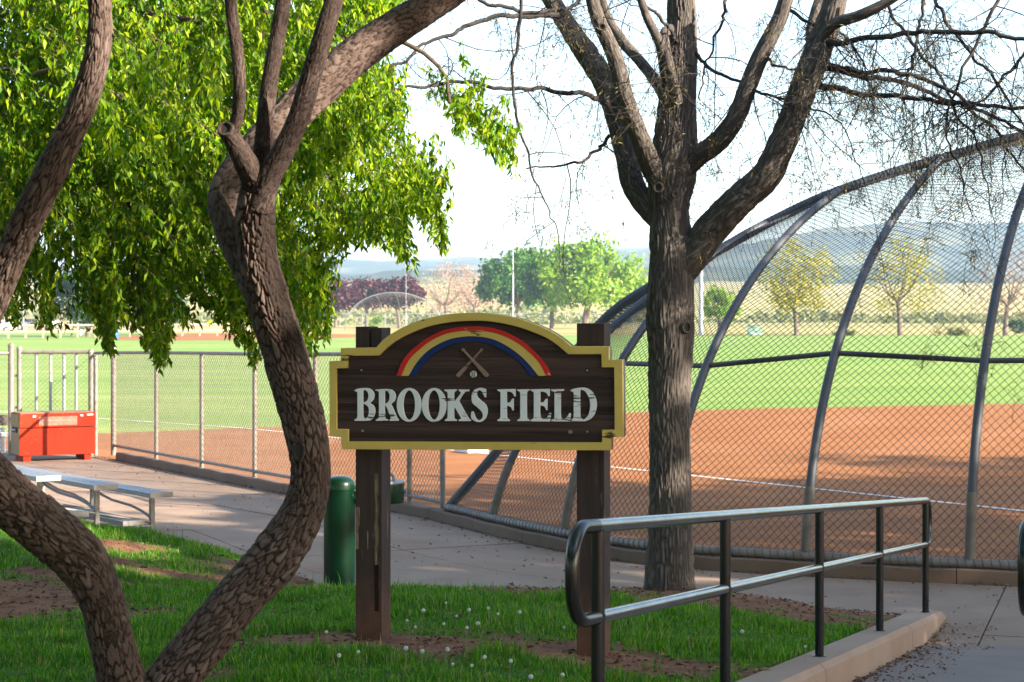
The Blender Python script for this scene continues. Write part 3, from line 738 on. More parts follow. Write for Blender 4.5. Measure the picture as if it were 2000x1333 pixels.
LET = [
 ('B', 680, [[(95, 165, 1), (140, 140), (240, 130), (310, 140), (358, 185), (373, 238), (352, 300), (308, 340, 1), (360, 375), (383, 440), (368, 520), (325, 575), (270, 588), (100, 588, 1), (95, 572), (128, 552), (137, 520, 1), (137, 205, 1), (128, 182), (95, 170)],
             [(215, 175), (245, 160), (278, 185), (290, 240), (275, 300), (235, 325), (215, 318)], [(215, 365), (240, 357), (280, 385), (298, 440), (285, 520), (250, 556), (225, 545), (215, 500)]]),
 ('R', 680, [[(390, 152, 1), (470, 146), (560, 145), (630, 165), (669, 230), (655, 305), (602, 352, 1), (625, 395), (685, 535), (712, 570, 1), (706, 588, 1), (590, 588, 1), (580, 575, 1), (603, 553), (590, 515), (545, 400), (519, 372, 1), (519, 540, 1), (530, 560), (560, 570, 1), (560, 587, 1), (395, 588, 1), (395, 572), (430, 552), (437, 520, 1), (437, 195, 1), (425, 175), (390, 165)],
             [(517, 185), (550, 175), (580, 205), (585, 260), (568, 318), (517, 342)]]),
 ('O', 680, [ell(857, 365, 172, 237), ell(858, 367, 82, 205)]),
 ('O', 680, [ell(1206, 367, 171, 237), ell(1203, 367, 82, 205)]),
 ('K', 680, [[(1350, 152, 1), (1515, 147, 1), (1518, 165), (1490, 185), (1483, 210, 1), (1483, 325, 1), (1570, 215), (1576, 190), (1548, 165, 1), (1548, 150, 1), (1690, 150, 1), (1688, 175), (1640, 190), (1600, 230), (1552, 312, 1), (1680, 540), (1718, 575, 1), (1714, 592, 1), (1550, 592, 1), (1550, 572), (1580, 555), (1570, 527), (1492, 395, 1), (1483, 420, 1), (1483, 535, 1), (1492, 558), (1520, 572, 1), (1520, 590, 1), (1358, 590, 1), (1358, 572), (1388, 552), (1395, 520, 1), (1395, 210, 1), (1386, 184), (1350, 167)]]),
 ('S', 680, [[(1928, 148, 1), (1930, 255, 1), (1912, 262, 1), (1890, 215), (1860, 168), (1825, 165), (1802, 195), (1808, 248), (1850, 295), (1920, 355), (1951, 430), (1935, 530), (1880, 592), (1820, 605), (1755, 580), (1722, 540), (1725, 470), (1745, 455), (1760, 480), (1785, 545), (1825, 578), (1866, 560), (1885, 515), (1868, 460), (1810, 400), (1750, 350), (1728, 290), (1735, 205), (1772, 155), (1840, 128), (1890, 133)]]),
 ('F', 950, [[(160, 150, 1), (410, 143, 1), (413, 245, 1), (395, 248, 1), (372, 202), (335, 182), (290, 178, 1), (290, 335, 1), (335, 328), (362, 285), (385, 275, 1), (385, 440, 1), (370, 443), (345, 395), (290, 376, 1), (290, 530, 1), (300, 555), (330, 574, 1), (328, 592, 1), (165, 592, 1), (162, 573), (195, 552), (202, 520, 1), (202, 205, 1), (194, 182), (160, 166)]]),
 ('I', 950, [[(435, 150, 1), (605, 147, 1), (605, 165), (575, 182), (568, 208, 1), (568, 530, 1), (575, 555), (607, 576, 1), (607, 592, 1), (437, 592, 1), (437, 575), (470, 555), (478, 530, 1), (478, 208, 1), (470, 182), (435, 165)]]),
 ('E', 950, [[(622, 150, 1), (887, 143, 1), (885, 240, 1), (868, 245, 1), (845, 202), (800, 182), (755, 178, 1), (755, 330, 1), (800, 327), (833, 280), (855, 270, 1), (855, 435, 1), (840, 437), (815, 388), (755, 371, 1), (755, 500), (778, 555), (825, 558), (865, 520), (885, 478, 1), (907, 478, 1), (893, 598, 1), (628, 595, 1), (625, 576), (660, 552), (667, 520, 1), (667, 205, 1), (659, 182), (622, 166)]]),
 ('L', 950, [[(910, 150, 1), (1083, 147, 1), (1083, 165), (1050, 182), (1043, 208, 1), (1043, 515), (1062, 555), (1105, 555), (1140, 520), (1160, 480, 1), (1183, 483, 1), (1170, 597, 1), (915, 595, 1), (912, 576), (945, 556), (955, 528, 1), (955, 208, 1), (947, 182), (910, 165)]]),
 ('D', 950, [[(1182, 160, 1), (1225, 140), (1340, 123), (1425, 142), (1500, 210), (1544, 340), (1520, 480), (1460, 558), (1380, 595, 1), (1185, 592, 1), (1182, 573), (1215, 553), (1223, 520, 1), (1223, 205, 1), (1214, 185), (1182, 173)], [(1313, 180), (1345, 160), (1390, 185), (1440, 280), (1452, 380), (1430, 500), (1365, 568), (1320, 545), (1313, 500)]]),
]
for ch, ox, cs in LET:
    cons = []
    for c in cs:
        s = smoothc(zc(c, ox), 5) if any(len(p) > 2 for p in c) or len(c) < 30 else zc(c, ox)
        cons.append([sgn(p[0], p[1], FB) for p in s])
    lo = relief('letter', cons, FB + 0.002, 0.012, MAT['letters'], bevel=0.0008)
    lo['label'] = 'pale raised letter ' + ch
# rainbow
RB = [[(775.5, 734.5), (790, 702), (816, 675), (848, 654), (880, 642.5), (925, 638), (970, 643), (1010, 660), (1042, 685), (1066, 712), (1077, 734.5)],
      [(785, 734.5), (800, 704), (824, 680), (848, 663), (880, 650.5), (925, 645.7), (970, 651.5), (1010, 669), (1034, 687.5), (1055, 710), (1068, 734.5)],
      [(799, 734.5), (816, 707), (840, 683), (872, 665.6), (898, 659), (925, 657), (952, 660), (975, 667.5), (1002, 683), (1028, 705), (1053, 734.5)],
      [(812, 734.5), (829, 710), (856, 686), (888, 672), (908, 668.4), (926, 667.3), (944, 669), (966, 676), (994, 691), (1019, 710), (1037, 734.5)]]
RBc = [[(q[0], q[1]) for q in catmull([(x, y, 0) for x, y in b], 5)] for b in RB]
for k, (nm, mt, dp) in enumerate((('rainbow_band', 'red', 0.016), ('rainbow_band', 'yellow', 0.014), ('rainbow_band', 'blue', 0.010))):
    o = relief(nm, [[sgn(x, y, FB) for x, y in RBc[k]] + [sgn(x, y, FB) for x, y in RBc[k + 1][::-1]]], FB + 0.002, dp, MAT[mt], bevel=0.001)
    o['label'] = ('red', 'yellow', 'dark blue')[k] + ' arc of the painted rainbow'
# crossed bats and ball
def bat(k0, k1, yoff, nm):
    prof = [(0.0, 2.2), (0.03, 2.9), (0.06, 2.6), (0.085, 1.6), (0.3, 1.9), (0.55, 2.8), (0.8, 4.0), (0.93, 4.4), (0.985, 3.6), (1.0, 2.0)]
    a = Vector(sgn(*k0, FB)); b = Vector(sgn(*k1, FB)); d = (b - a); s = Vector((-d.y, d.x)).normalized(); sc = 10.0 / F
    left = [a + d * t + s * (r * sc) for t, r in prof]; right = [a + d * t - s * (r * sc) for t, r in prof]
    relief(nm, [[tuple(p) for p in left] + [tuple(p) for p in right[::-1]]], FB + 0.002, 0.010 + yoff, MAT['bat'], bevel=0.0015)
bat((942.5, 682), (893.5, 736), 0.0, 'bat'); bat((903.5, 682), (954, 736), 0.007, 'bat')
bc = sgn(925.3, 731.3, FB); br = 6.8 * 10.1 / F
ballo = relief('ball', [ell(bc[0], bc[1], br, br, 28)], FB + 0.002, 0.011, MAT['ball'], bevel=0.002)
for s in (-1, 1):
    arc = [(bc[0] + s * br * (0.75 - 0.5 * math.cos(t)), FB - 0.0095, bc[1] + br * 0.85 * math.sin(t)) for t in np.linspace(-1.1, 1.1, 8)]
    local(MB().tube(arc, 0.0016, 5), 'stitching', MAT['black'], ballo)
# bolts
for px, py in ((706, 723.5), (1147, 724), (708.5, 842), (1147.5, 843.5)):
    x, z = sgn(px, py, FB); mb = MB()
    V = [(x + 0.0135 * math.cos(a), y, z + 0.0135 * math.sin(a)) for y in (FB + 0.001, FB - 0.0012) for a in np.linspace(0, 2 * math.pi, 18, endpoint=False)]
    mb.add(V, [(k, (k + 1) % 18, 18 + (k + 1) % 18, 18 + k) for k in range(18)] + [tuple(range(18, 36)), tuple(range(17, -1, -1))])
    b_ = local(mb, 'bolt_hole', MAT['black']); mb = MB(); prof = [(0.005, 0.0), (0.0052, 0.003), (0.0035, 0.005), (0.001, 0.0055)]
    V = [(x + r_ * math.cos(a), FB - 0.0012 - h_, z + r_ * math.sin(a)) for r_, h_ in prof for a in np.linspace(0, 2 * math.pi, 12, endpoint=False)]
    mb.add(V, [(i * 12 + k, i * 12 + (k + 1) % 12, (i + 1) * 12 + (k + 1) % 12, (i + 1) * 12 + k) for i in range(3) for k in range(12)] + [tuple(range(36, 48))])
    local(mb, 'bolt_head', MAT['galv'], b_, smooth=True)
kx, kz = sgn(1114, 844, FB)
relief('knot', [ell(kx, kz, 0.011, 0.010, 14)], FB + 0.002, 0.0035, MAT['rotwood'])
# posts
hs = 1.177 / 2
topL = sgn(705, 640, 0)[1]; topR = sgn(1150, 632, 0)[1]
def post_block(mb, x0, x1, y0, y1, z0, z1, jit=0.0):
    mb.box(((x0 + x1) / 2, (y0 + y1) / 2, (z0 + z1) / 2), (x1 - x0, y1 - y0, z1 - z0))
# left post: split top, rotten channel down the front
xl = -hs; h = PW / 2; zb = zL - SZ - 0.25; z_s = topL - 0.16
ch0, ch1 = xl + 0.028, xl + 0.056           # channel in the front face
zc0, zc1 = sgn(735, 1105, 0)[1], sgn(735, 925, 0)[1]
mb = MB()
post_block(mb, xl - h, ch0, 0.0, PW, zb, z_s); post_block(mb, ch1, xl + h, 0.0, PW, zb, z_s)
post_block(mb, ch0, ch1, 0.022, PW, zb, z_s)
post_block(mb, ch0, ch1, 0.0, 0.022, zc1, z_s); post_block(mb, ch0, ch1, 0.0, 0.022, zb, zb + 0.4)
post_block(mb, xl - h, xl + 0.001, 0.0, PW, z_s, topL + 0.004); post_block(mb, xl + 0.015, xl + h, 0.0, PW, z_s, topL - 0.002)
lp = local(mb, 'post', MAT['postwood'], bevel=0.0); lp['label'] = 'left sign post with split top and a rotten channel down its front'
mb = MB(); mb.box(((ch0 + ch1) / 2, 0.0145, (zc0 + zc1) / 2), (ch1 - ch0 - 0.001, 0.014, zc1 - zc0 - 0.004)); local(mb, 'rotten_strip', MAT['rotwood'], lp)
for k in range(9):
    z = zc0 + (zc1 - zc0) * (0.06 + 0.1 * k + random.uniform(-0.03, 0.03)); mb = MB()
    mb.box((ch0 + random.uniform(0.006, 0.02), 0.006, z), (random.uniform(0.006, 0.014), 0.008, random.uniform(0.03, 0.08))); local(mb, 'splinter', MAT['rotwood'], lp, bevel=0.002)
for (x, z, wx, hz) in ((xl - h + 0.012, sgn(700, 1010, 0)[1], 0.02, 0.10), (xl - h + 0.009, sgn(700, 1050, 0)[1], 0.014, 0.12), (xl - 0.005, sgn(720, 1055, 0)[1], 0.006, 0.09)):
    mb = MB(); mb.box((x, 0.0, z), (wx, 0.003, hz)); local(mb, 'peeled_patch', MAT['rotwood'], lp)
xr = hs; zb = zR - SZ - 0.25
mb = MB(); post_block(mb, xr - h, xr + h, 0.0, PW, zb, topR)
rp_ = local(mb, 'post', MAT['postwood'], bevel=0.004); rp_['label'] = 'right sign post, brown paint worn along its edge'
mb = MB(); mb.box((xr + 0.002, -0.0005, topR - 0.06), (0.0025, 0.003, 0.11)); local(mb, 'check_crack', MAT['black'], rp_)

# ------------------------------------------------------------------ handrails
def rail_loop(mid, axis, zt, zbm, r=0.16, n=14, sgn_=1):
    """D-shaped return from the top rail to the lower rail"""
    return None
def handrail(name, posts, label, group):
    """posts: list of (x, y, z_base, z_top)"""
    t = empty(name, (posts[0][0], posts[0][1], posts[0][2]), label=label, cat='handrail', group=group)
    pr = 0.0238
    for x, y, z0, z1 in posts:
        p = MB().tube([(x, y, z0 - 0.02), (x, y, z1 - 0.01)], pr, 18).build('post', MAT['railpost'], t, smooth=True)
        MB().lathe([(pr + 0.012, 0), (pr + 0.012, 0.004), (pr + 0.002, 0.008)], (x, y, z0), 18).build('base_collar', MAT['railpost'], p, smooth=True)
    a, b = Vector((posts[0][0], posts[0][1], posts[0][3])), Vector((posts[-1][0], posts[-1][1], posts[-1][3])); ax = (b - a).normalized()
    tops = [Vector((x, y, z1)) for x, y, z0, z1 in posts]; low = [q - Vector((0, 0, 0.318)) for q in tops]
    MB().tube([a - ax * 0.03] + tops[1:-1] + [b + ax * 0.03], 0.0245, 20).build('top_rail', MAT['railtop'], t, smooth=True)
    for p, q in zip(low[:-1], low[1:]):
        d = (q - p).normalized(); MB().tube([p + d * 0.02, q - d * 0.02], 0.0235, 18).build('lower_rail', MAT['railtop'], t, smooth=True)
    for o, d, ext in ((a, -ax, 0.27), (b, ax, 0.14)):
        zz = Vector((0, 0, -0.318)); pts = [o + d * 0.02]
        rad = 0.13; e = max(ext - rad, 0.0)
        for th in np.linspace(0, math.pi / 2, 8): pts.append(o + d * (e + 0.02 + rad * math.sin(th)) + Vector((0, 0, -rad * (1 - math.cos(th)))))
        for th in np.linspace(0, math.pi / 2, 8): pts.append(o + zz + d * (e + 0.02 + rad * math.cos(th)) + Vector((0, 0, rad * (1 - math.sin(th)))))
        pts.append(o + zz + d * 0.02)
        MB().tube(pts, 0.0243, 20).build('end_loop', MAT['railpost'], t, smooth=True)
    return t
def rz_top(y): return 1.51 - 0.0831 * (y - 6.9)
handrail('handrail', [(float(curb_x(y)), y, float(curb_z(y)), rz_top(y)) for y in (6.9, 8.65, 10.65, 12.5, 14.4)], 'black steel pipe handrail on the curb in front of the sign', 'ramp handrails')
pts2 = [(1.97 + 0.359 * (y - 7.55), y, ramp_z(y), ramp_z(y) + 0.93) for y in (7.55, 9.4, 11.3, 13.2)]
handrail('handrail', pts2, 'dark pipe handrail end at the right edge of the picture', 'ramp handrails')

# ------------------------------------------------------------------ backstop
KERBZ = 0.118
tk = lambda px: K_at_px(px, -0.10) + Vector((0, 0, KERBZ + 0.03))
bpx = [875, 960, 1100, 1300, 1573, 1897]
bases = [tk(p) for p in bpx]
AX = Vector((0.98, -0.2, 0)).normalized()
def arch_pt(px, py):
    u = (px - 1000) / F; L0 = bases[0]
    # ray (u,1)*Y on the line L0 + AX*s
    Y = (L0.y - L0.x * AX.y / AX.x) / (1 - u * AX.y / AX.x); return P(px, py, Y)
arch_px = [(972, 880), (1080, 740), (1180, 624), (1260, 566), (1400, 491), (1500, 436), (1600, 388), (1720, 345), (1840, 310), (2000, 265)]
arch = [bases[0]] + [arch_pt(*q) for q in arch_px]
e = arch[-1]; arch += [e + AX * 1.0 + Vector((0, 0, 0.16)), e + AX * 1.9 + Vector((0, 0, 0.19))]
apex = arch[-1]
arch += [apex + AX * (apex - q).dot(AX) + Vector((0, 0, q.z - apex.z)) for q in arch[-2::-1]]
archc = catmull([tuple(q) for q in arch], 6)
paths = [[(1003, 880), (1100, 745), (1196, 638), (1260, 586)], [(1125, 930), (1160, 815), (1214, 702), (1258, 638), (1340, 545)],
         [(1352, 798), (1379, 714), (1405, 654), (1450, 577), (1496, 507), (1570, 430)], [(1594, 868), (1626, 703), (1640, 668), (1664, 584), (1696, 517), (1745, 430)],
         [(1906, 850), (1930, 675), (1951, 535), (1983, 430), (2003, 372)]]
tops_px = [(1400, 491), (1500, 436), (1640, 373), (1840, 310), (2110, 245)]
ribs = []
for B, pth, tp in zip(bases[1:], paths, tops_px):
    T = arch_pt(*tp); dx, dy = T.x - B.x, T.y - B.y; pts = [B]
    for px, py in pth:
        u = (px - 1000) / F; Y = (B.x * dy - B.y * dx) / (u * dy - dx) if abs(u * dy - dx) > 1e-6 else B.y
        pts.append(P(px, py, Y))
    pts.append(T); pa = np.array([tuple(q) for q in pts]); tt_ = np.concatenate([[0], np.cumsum(np.linalg.norm(np.diff(pa, axis=0), axis=1))]); tt_ /= tt_[-1]
    wts = np.ones(len(pa)); wts[0] = wts[-1] = 30; u_ = np.linspace(0, 1, 40)
    ribs.append(np.stack([np.polyval(np.polyfit(tt_, pa[:, k_], 3, w=wts), u_) for k_ in range(3)], 1))
# ribs beyond the frame: the middle one, then the mirror image of the nearest
shape = ribs[-1]; Bc = Vector((6.75, 15.98, KERBZ + 0.03)); Tc = apex + AX * 0.6
def reshape(r, B, T):
    r = np.array(r); b0, t0 = r[0], r[-1]; hd = t0[:2] - b0[:2]; s = ((r[:, :2] - b0[:2]) @ hd) / (hd @ hd); zf = (r[:, 2] - b0[2]) / (t0[2] - b0[2])
    return np.stack([B.x + (T.x - B.x) * s, B.y + (T.y - B.y) * s, B.z + (T.z - B.z) * zf], 1)
ribs.append(reshape(shape, Bc, Tc))
Bd = Vector((9.9, 16.55, KERBZ + 0.03)); Td = apex + AX * 2.6 + Vector((0, 0, -0.25)); ribs.append(reshape(shape, Bd, Td))
stop = empty('backstop', (bases[3].x, bases[3].y, KERBZ), label='tall curved chain-link backstop of arched grey pipes behind the tree', cat='backstop')
ta, _ = resample(archc, 0.18)
ab = MB().tube(ta, 0.05, 14).build('front_arch', MAT['rib'], stop, smooth=True)
for r in ribs:
    rs, _ = resample(np.array(r), 0.15); rb = MB().tube(rs, 0.041, 12).build('rib', MAT['rib'], stop, smooth=True)
    MB().tube([rs[0] - (rs[1] - rs[0]) * 0.1, rs[1], rs[2], rs[3], rs[4]], 0.0445, 12).build('foot_sleeve', MAT['sleeve'], rb, smooth=True)
def rib_at(r, tpar):
    r = np.asarray(r); d = np.concatenate([[0], np.cumsum(np.linalg.norm(np.diff(r, axis=0), axis=1))]); d /= d[-1]
    return np.stack([np.interp(tpar, d, r[:, k]) for k in range(3)], -1)
ai = int(np.argmin(np.linalg.norm(archc - np.array(arch_pt(*tops_px[0])), axis=1)))
sides_ = [archc[:ai + 1]] + ribs
for ra, rb in zip(sides_[:-1], sides_[1:]):
    wd_ = np.linalg.norm(np.array(ra[0]) - np.array(rb[0])); ln_ = np.linalg.norm(np.diff(np.asarray(rb), axis=0), axis=1).sum()
    def S(a, b, ra=ra, rb=rb):
        p = rib_at(ra, b) * (1 - a[..., None]) + rib_at(rb, b) * a[..., None]
        sag = 4 * a * (1 - a) * np.sin(np.pi * b) * 0.06
        return p + np.stack([sag * 0.2, -sag, 0 * sag], -1)
    nu = max(8, int(wd_ / 0.037)); nv = int(ln_ / 0.040)
    o = link('wire_mesh', chain_mesh('wire_mesh', S, nu, nv, 0.0029), MAT['wire'], stop); o['kind'] = 'stuff'
# middle rail, bottom pipe
def at_py(r, py):
    r = np.asarray(r); yy_ = HY - (r[:, 2] - CZ) / r[:, 1] * F; i = int(np.argmin(np.abs(yy_ - py))); 
    f, k = np.interp(-py, -yy_, np.arange(len(r))), 0
    i = int(f); i = min(i, len(r) - 2); return Vector(r[i] * (1 - (f - i)) + r[i + 1] * (f - i))
mids = [at_py(sides_[0], 716), at_py(ribs[0], 714), at_py(ribs[1], 710), at_py(ribs[2], 715), at_py(ribs[3], 690), at_py(ribs[4], 705), at_py(ribs[5], 700), at_py(ribs[6], 700)]
for p, q_ in zip(mids[:-1], mids[1:]):
    MB().tube([p, q_], 0.024, 10).build('middle_rail', MAT['rib'], stop, smooth=True)
i0 = int(np.argmin(np.abs(Kc[:, 0] - 9.9))); i1 = int(np.argmin(np.hypot(Kc[:, 0] - bases[0].x, Kc[:, 1] - bases[0].y)))
q = K_off(-0.085)[i0:i1 + 1:5]
MB().tube([(x, y, KERBZ + 0.042) for x, y in q], 0.041, 12).build('bottom_pipe', MAT['post'], stop, smooth=True)
# wire wrapped round the bottom pipe
th = np.linspace(0, 1, 1900); cen = np.stack([np.interp(th, np.linspace(0, 1, len(q)), q[:, k]) for k in (0, 1)], 1)
def coil(ph):
    a = th * 2 * math.pi * 190 * ph + (0 if ph > 0 else 1); tn = np.gradient(cen, axis=0); tn /= np.linalg.norm(tn, axis=1, keepdims=True); nn = np.stack([-tn[:, 1], tn[:, 0]], 1)
    return np.concatenate([cen + nn * (0.045 * np.cos(a))[:, None], (KERBZ + 0.042 + 0.045 * np.sin(a))[:, None]], 1)
c1 = coil(1.0)
ac, _ = resample(archc[:int(len(archc) * 0.62)], 0.006); tn_, a_n, b_n = frames(ac); aa_ = np.arange(len(ac)) * 0.9
w1 = ac + (a_n * np.cos(aa_)[:, None] + b_n * np.sin(aa_)[:, None]) * 0.056
o = link('wire_wrap', segs_mesh('wire_wrap', w1[:-1], w1[1:], 0.003), MAT['wire'], stop); o['kind'] = 'stuff'
o = link('wire_wrap', segs_mesh('wire_wrap', c1[:-1], c1[1:], 0.0028), MAT['wire'], stop); o['kind'] = 'stuff'

# ------------------------------------------------------------------ low chain-link fence to the left of the backstop
def fpt(px): return K_at_px(px, -0.10)
fpx = [222, 305, 394, 497, 617, 735, 800, 866]
ftop = [689, 689, 690, 692, 692, 692, 692, 692]
fence = empty('chain_link_fence', tuple(fpt(394)) , label='low chain-link fence with pale pipe posts between gate and backstop', cat='fence')
F3 = []
for px, ty in zip(fpx, ftop):
    p = fpt(px); F3.append((p, CZ - (ty - HY) / F * p.y))
for k, (p, zt_) in enumerate(F3):
    big = 0.042 if k == 0 else 0.03
    o = MB().tube([(p.x, p.y, 0.05), (p.x, p.y, zt_ + (0.06 if k == 0 else 0.0))], big, 12).build('post', MAT['post'], fence, smooth=True)
    if k == 0: MB().lathe([(big + 0.006, 0), (big + 0.006, 0.02), (big * 0.8, 0.05), (big * 0.3, 0.065)], (p.x, p.y, zt_ + 0.05), 14).build('cap', MAT['post'], o, smooth=True)
for (p, za), (q_, zb_) in zip(F3[:-1], F3[1:]):
    MB().tube([(p.x, p.y, za), (q_.x, q_.y, zb_)], 0.024, 10).build('top_rail', MAT['post'], fence, smooth=True)
    MB().tube([(p.x, p.y, 0.20), (q_.x, q_.y, 0.20)], 0.022, 10).build('bottom_rail', MAT['post'], fence, smooth=True)
    A_, B_ = np.array([p.x, p.y]), np.array([q_.x, q_.y]); nn = np.array([-(B_ - A_)[1], (B_ - A_)[0]]); nn /= np.linalg.norm(nn)
    def S(a, b, A_=A_, B_=B_, za=za, zb_=zb_, nn=nn):
        xy = A_ + (B_ - A_) * a[..., None] + nn * 0.028; zt_ = za + (zb_ - za) * a
        return np.concatenate([xy, (0.15 + (zt_ + 0.02 - 0.15) * b)[..., None]], -1)
    L_ = np.linalg.norm(B_ - A_); o = link('wire_mesh', chain_mesh('wire_mesh', S, max(8, int(L_ / 0.037)), int(1.55 / 0.037), 0.0036), MAT['wireL'], fence); o['kind'] = 'stuff'

# ------------------------------------------------------------------ gate behind the orange box
GY = 31.3
def gp(px): return Vector(((px - 1000) / F * GY, GY, 0))
gate = empty('fence_gate', tuple(gp(38)), label='chain-link gate with upright pipe bars behind the orange box', cat='gate')
def gz(py): return CZ - (py - HY) / F * GY
for px, ty, r_ in ((22, 676, 0.05), (38, 682, 0.042), (178, 688, 0.045), (187, 700, 0.032)):
    p = gp(px); o = MB().tube([(p.x, p.y, 0), (p.x, p.y, gz(ty))], r_, 12).build('post', MAT['post'], gate, smooth=True)
    MB().lathe([(r_ + 0.006, 0), (r_ + 0.006, 0.02), (r_ * 0.7, 0.05), (r_ * 0.2, 0.06)], (p.x, p.y, gz(ty) - 0.01), 14).build('cap', MAT['post'], o, smooth=True)
for px in (70, 98, 124, 148):
    p = gp(px); MB().tube([(p.x, p.y + 0.03, 0.15), (p.x, p.y + 0.03, gz(690))], 0.026, 10).build('bar', MAT['galv'], gate, smooth=True)
for z in (gz(688), 0.15):
    a, b = gp(38), gp(187); MB().tube([(a.x, a.y, z), (b.x, b.y, z)], 0.03, 10).build('rail', MAT['post'], gate, smooth=True)
a, b = gp(38), gp(178); A_, B_ = np.array([a.x, a.y - 0.03]), np.array([b.x, b.y - 0.03])
def S(a_, b_): return np.concatenate([A_ + (B_ - A_) * a_[..., None], (0.12 + (gz(686) - 0.12) * b_)[..., None]], -1)
o = link('wire_mesh', chain_mesh('wire_mesh', S, 30, 42, 0.0022), MAT['wireL'], gate); o['kind'] = 'stuff'
for z in (0.75, 1.25):
    p, q_ = gp(22), gp(38); MB().tube([(p.x, p.y, z), (q_.x, q_.y, z)], 0.016, 8).build('hinge', MAT['post'], gate, smooth=True)
p, q_ = gp(187), fpt(222); zt_ = F3[0][1]
A3, B3 = np.array([p.x + 0.02, p.y]), np.array([q_.x, q_.y])
def S(a_, b_): return np.concatenate([A3 + (B3 - A3) * a_[..., None], (0.1 + (zt_ - 0.1) * b_)[..., None]], -1)
fence2 = empty('gate_side_panel', tuple(p), label='narrow open chain-link panel between gate and corner post', cat='fence')
MB().tube([(p.x, p.y, gz(690)), (q_.x, q_.y, zt_)], 0.024, 10).build('top_rail', MAT['post'], fence2, smooth=True)
o = link('wire_mesh', chain_mesh('wire_mesh', S, 14, 22, 0.0021), MAT['wireL'], fence2); o['kind'] = 'stuff'
# fence going on to the left of the gate
lf = empty('side_fence', tuple(gp(0)), label='chain-link fence leaving the picture left of the gate', cat='fence')
p, q_ = gp(22), gp(-420); A4, B4 = np.array([p.x, p.y]), np.array([q_.x, q_.y - 2.0])
def S(a_, b_): return np.concatenate([A4 + (B4 - A4) * a_[..., None], (0.05 + (gz(690) - 0.05) * b_)[..., None]], -1)
o = link('wire_mesh', chain_mesh('wire_mesh', S, 96, 42, 0.0022), MAT['wireL'], lf); o['kind'] = 'stuff'
MB().tube([(A4[0], A4[1], gz(690)), (B4[0], B4[1], gz(690))], 0.026, 10).build('top_rail', MAT['post'], lf, smooth=True)
for t_ in (0.4, 0.8):
    c = A4 + (B4 - A4) * t_; MB().tube([(c[0], c[1], 0), (c[0], c[1], gz(690))], 0.03, 10).build('post', MAT['post'], lf, smooth=True)
# players' bench seen through that fence
pb = empty('players_bench', tuple(G(-30, 880)), label='brown wooden bench with a white seat rail beyond the left fence', cat='bench')
MB().box(P(-16, 821, 31.9), (0.5, 0.06, 0.17)).build('backrest', MAT['fartrunk'], pb, bevel=0.01)
MB().box(P(-16, 848, 31.7), (0.52, 0.30, 0.06)).build('seat', MAT['white'], pb, bevel=0.008)
for px in (-38, 4):
    c = P(px, 850, 31.8); MB().box((c.x, c.y, 0.2), (0.05, 0.25, 0.4)).build('leg', MAT['galv'], pb)

# ------------------------------------------------------------------ orange job box
BW, BD, BH = 1.15, 0.55, 0.73
bo = G(38, 903); jb = empty('tool_chest', (bo.x + 0.52, bo.y + 0.25, 0.0), R(27), label='faded orange steel tool chest standing in front of the gate', cat='tool chest')
def jl(mb, name, mat, parent=None, **kw): return link(name, mb.mesh(name, **kw), mat, parent or jb, loc=(0, 0, 0))
body = jl(MB().box((0, BD / 2, 0.09 + 0.205), (BW, BD, 0.41)), 'body', MAT['orange'], bevel=0.008)
lid = jl(MB().box((0, BD / 2 - 0.004, 0.505 + 0.112), (BW + 0.012, BD + 0.012, 0.215)), 'lid', MAT['orange'], bevel=0.012)
jl(MB().box((0, BD / 2, 0.728), (BW - 0.03, BD - 0.03, 0.012)), 'top_lip', MAT['tan'], lid)
for s in (-1, 1): jl(MB().box((s * 0.46, BD / 2, 0.043), (0.1 if s > 0 else 0.12, BD - 0.04, 0.088)), 'skid', MAT['orange'], bevel=0.006)
jl(MB().box((-BW / 2 - 0.003, BD / 2, 0.30), (0.008, BD - 0.02, 0.40)), 'side_panel', MAT['tan'])
jl(MB().box((-BW / 2 - 0.009, BD / 2, 0.61), (0.008, BD - 0.02, 0.20)), 'lid_side', MAT['tan'], lid)
jl(MB().box((-BW / 2 - 0.012, BD / 2, 0.475), (0.02, 0.32, 0.085)), 'handle_recess', MAT['black'], bevel=0.006)
jl(MB().tube([(-BW / 2 - 0.03, 0.18, 0.47), (-BW / 2 - 0.03, 0.44, 0.47)], 0.012, 10), 'handle', MAT['galv'], smooth=True)
jl(MB().box((0.0, -0.0125, 0.605), (0.58, 0.004, 0.135)), 'faded_sticker', simple('faded_label', (0.36, 0.10, 0.065), (0.42, 0.17, 0.12), 14, 0.7), lid)
jl(MB().box((0.04, -0.0155, 0.615), (0.50, 0.003, 0.012)), 'sticker_scrape', simple('label_scrape', (0.44, 0.26, 0.21), (0.38, 0.18, 0.13), 30, 0.7), lid)
for x in (-0.36, 0.36): jl(MB().box((x, -0.014, 0.68), (0.05, 0.012, 0.03)), 'latch', MAT['galv'], lid, bevel=0.003)
jl(MB().box((0.49, -0.013, 0.69), (0.09, 0.004, 0.022)), 'maker_plate', MAT['white'], lid)

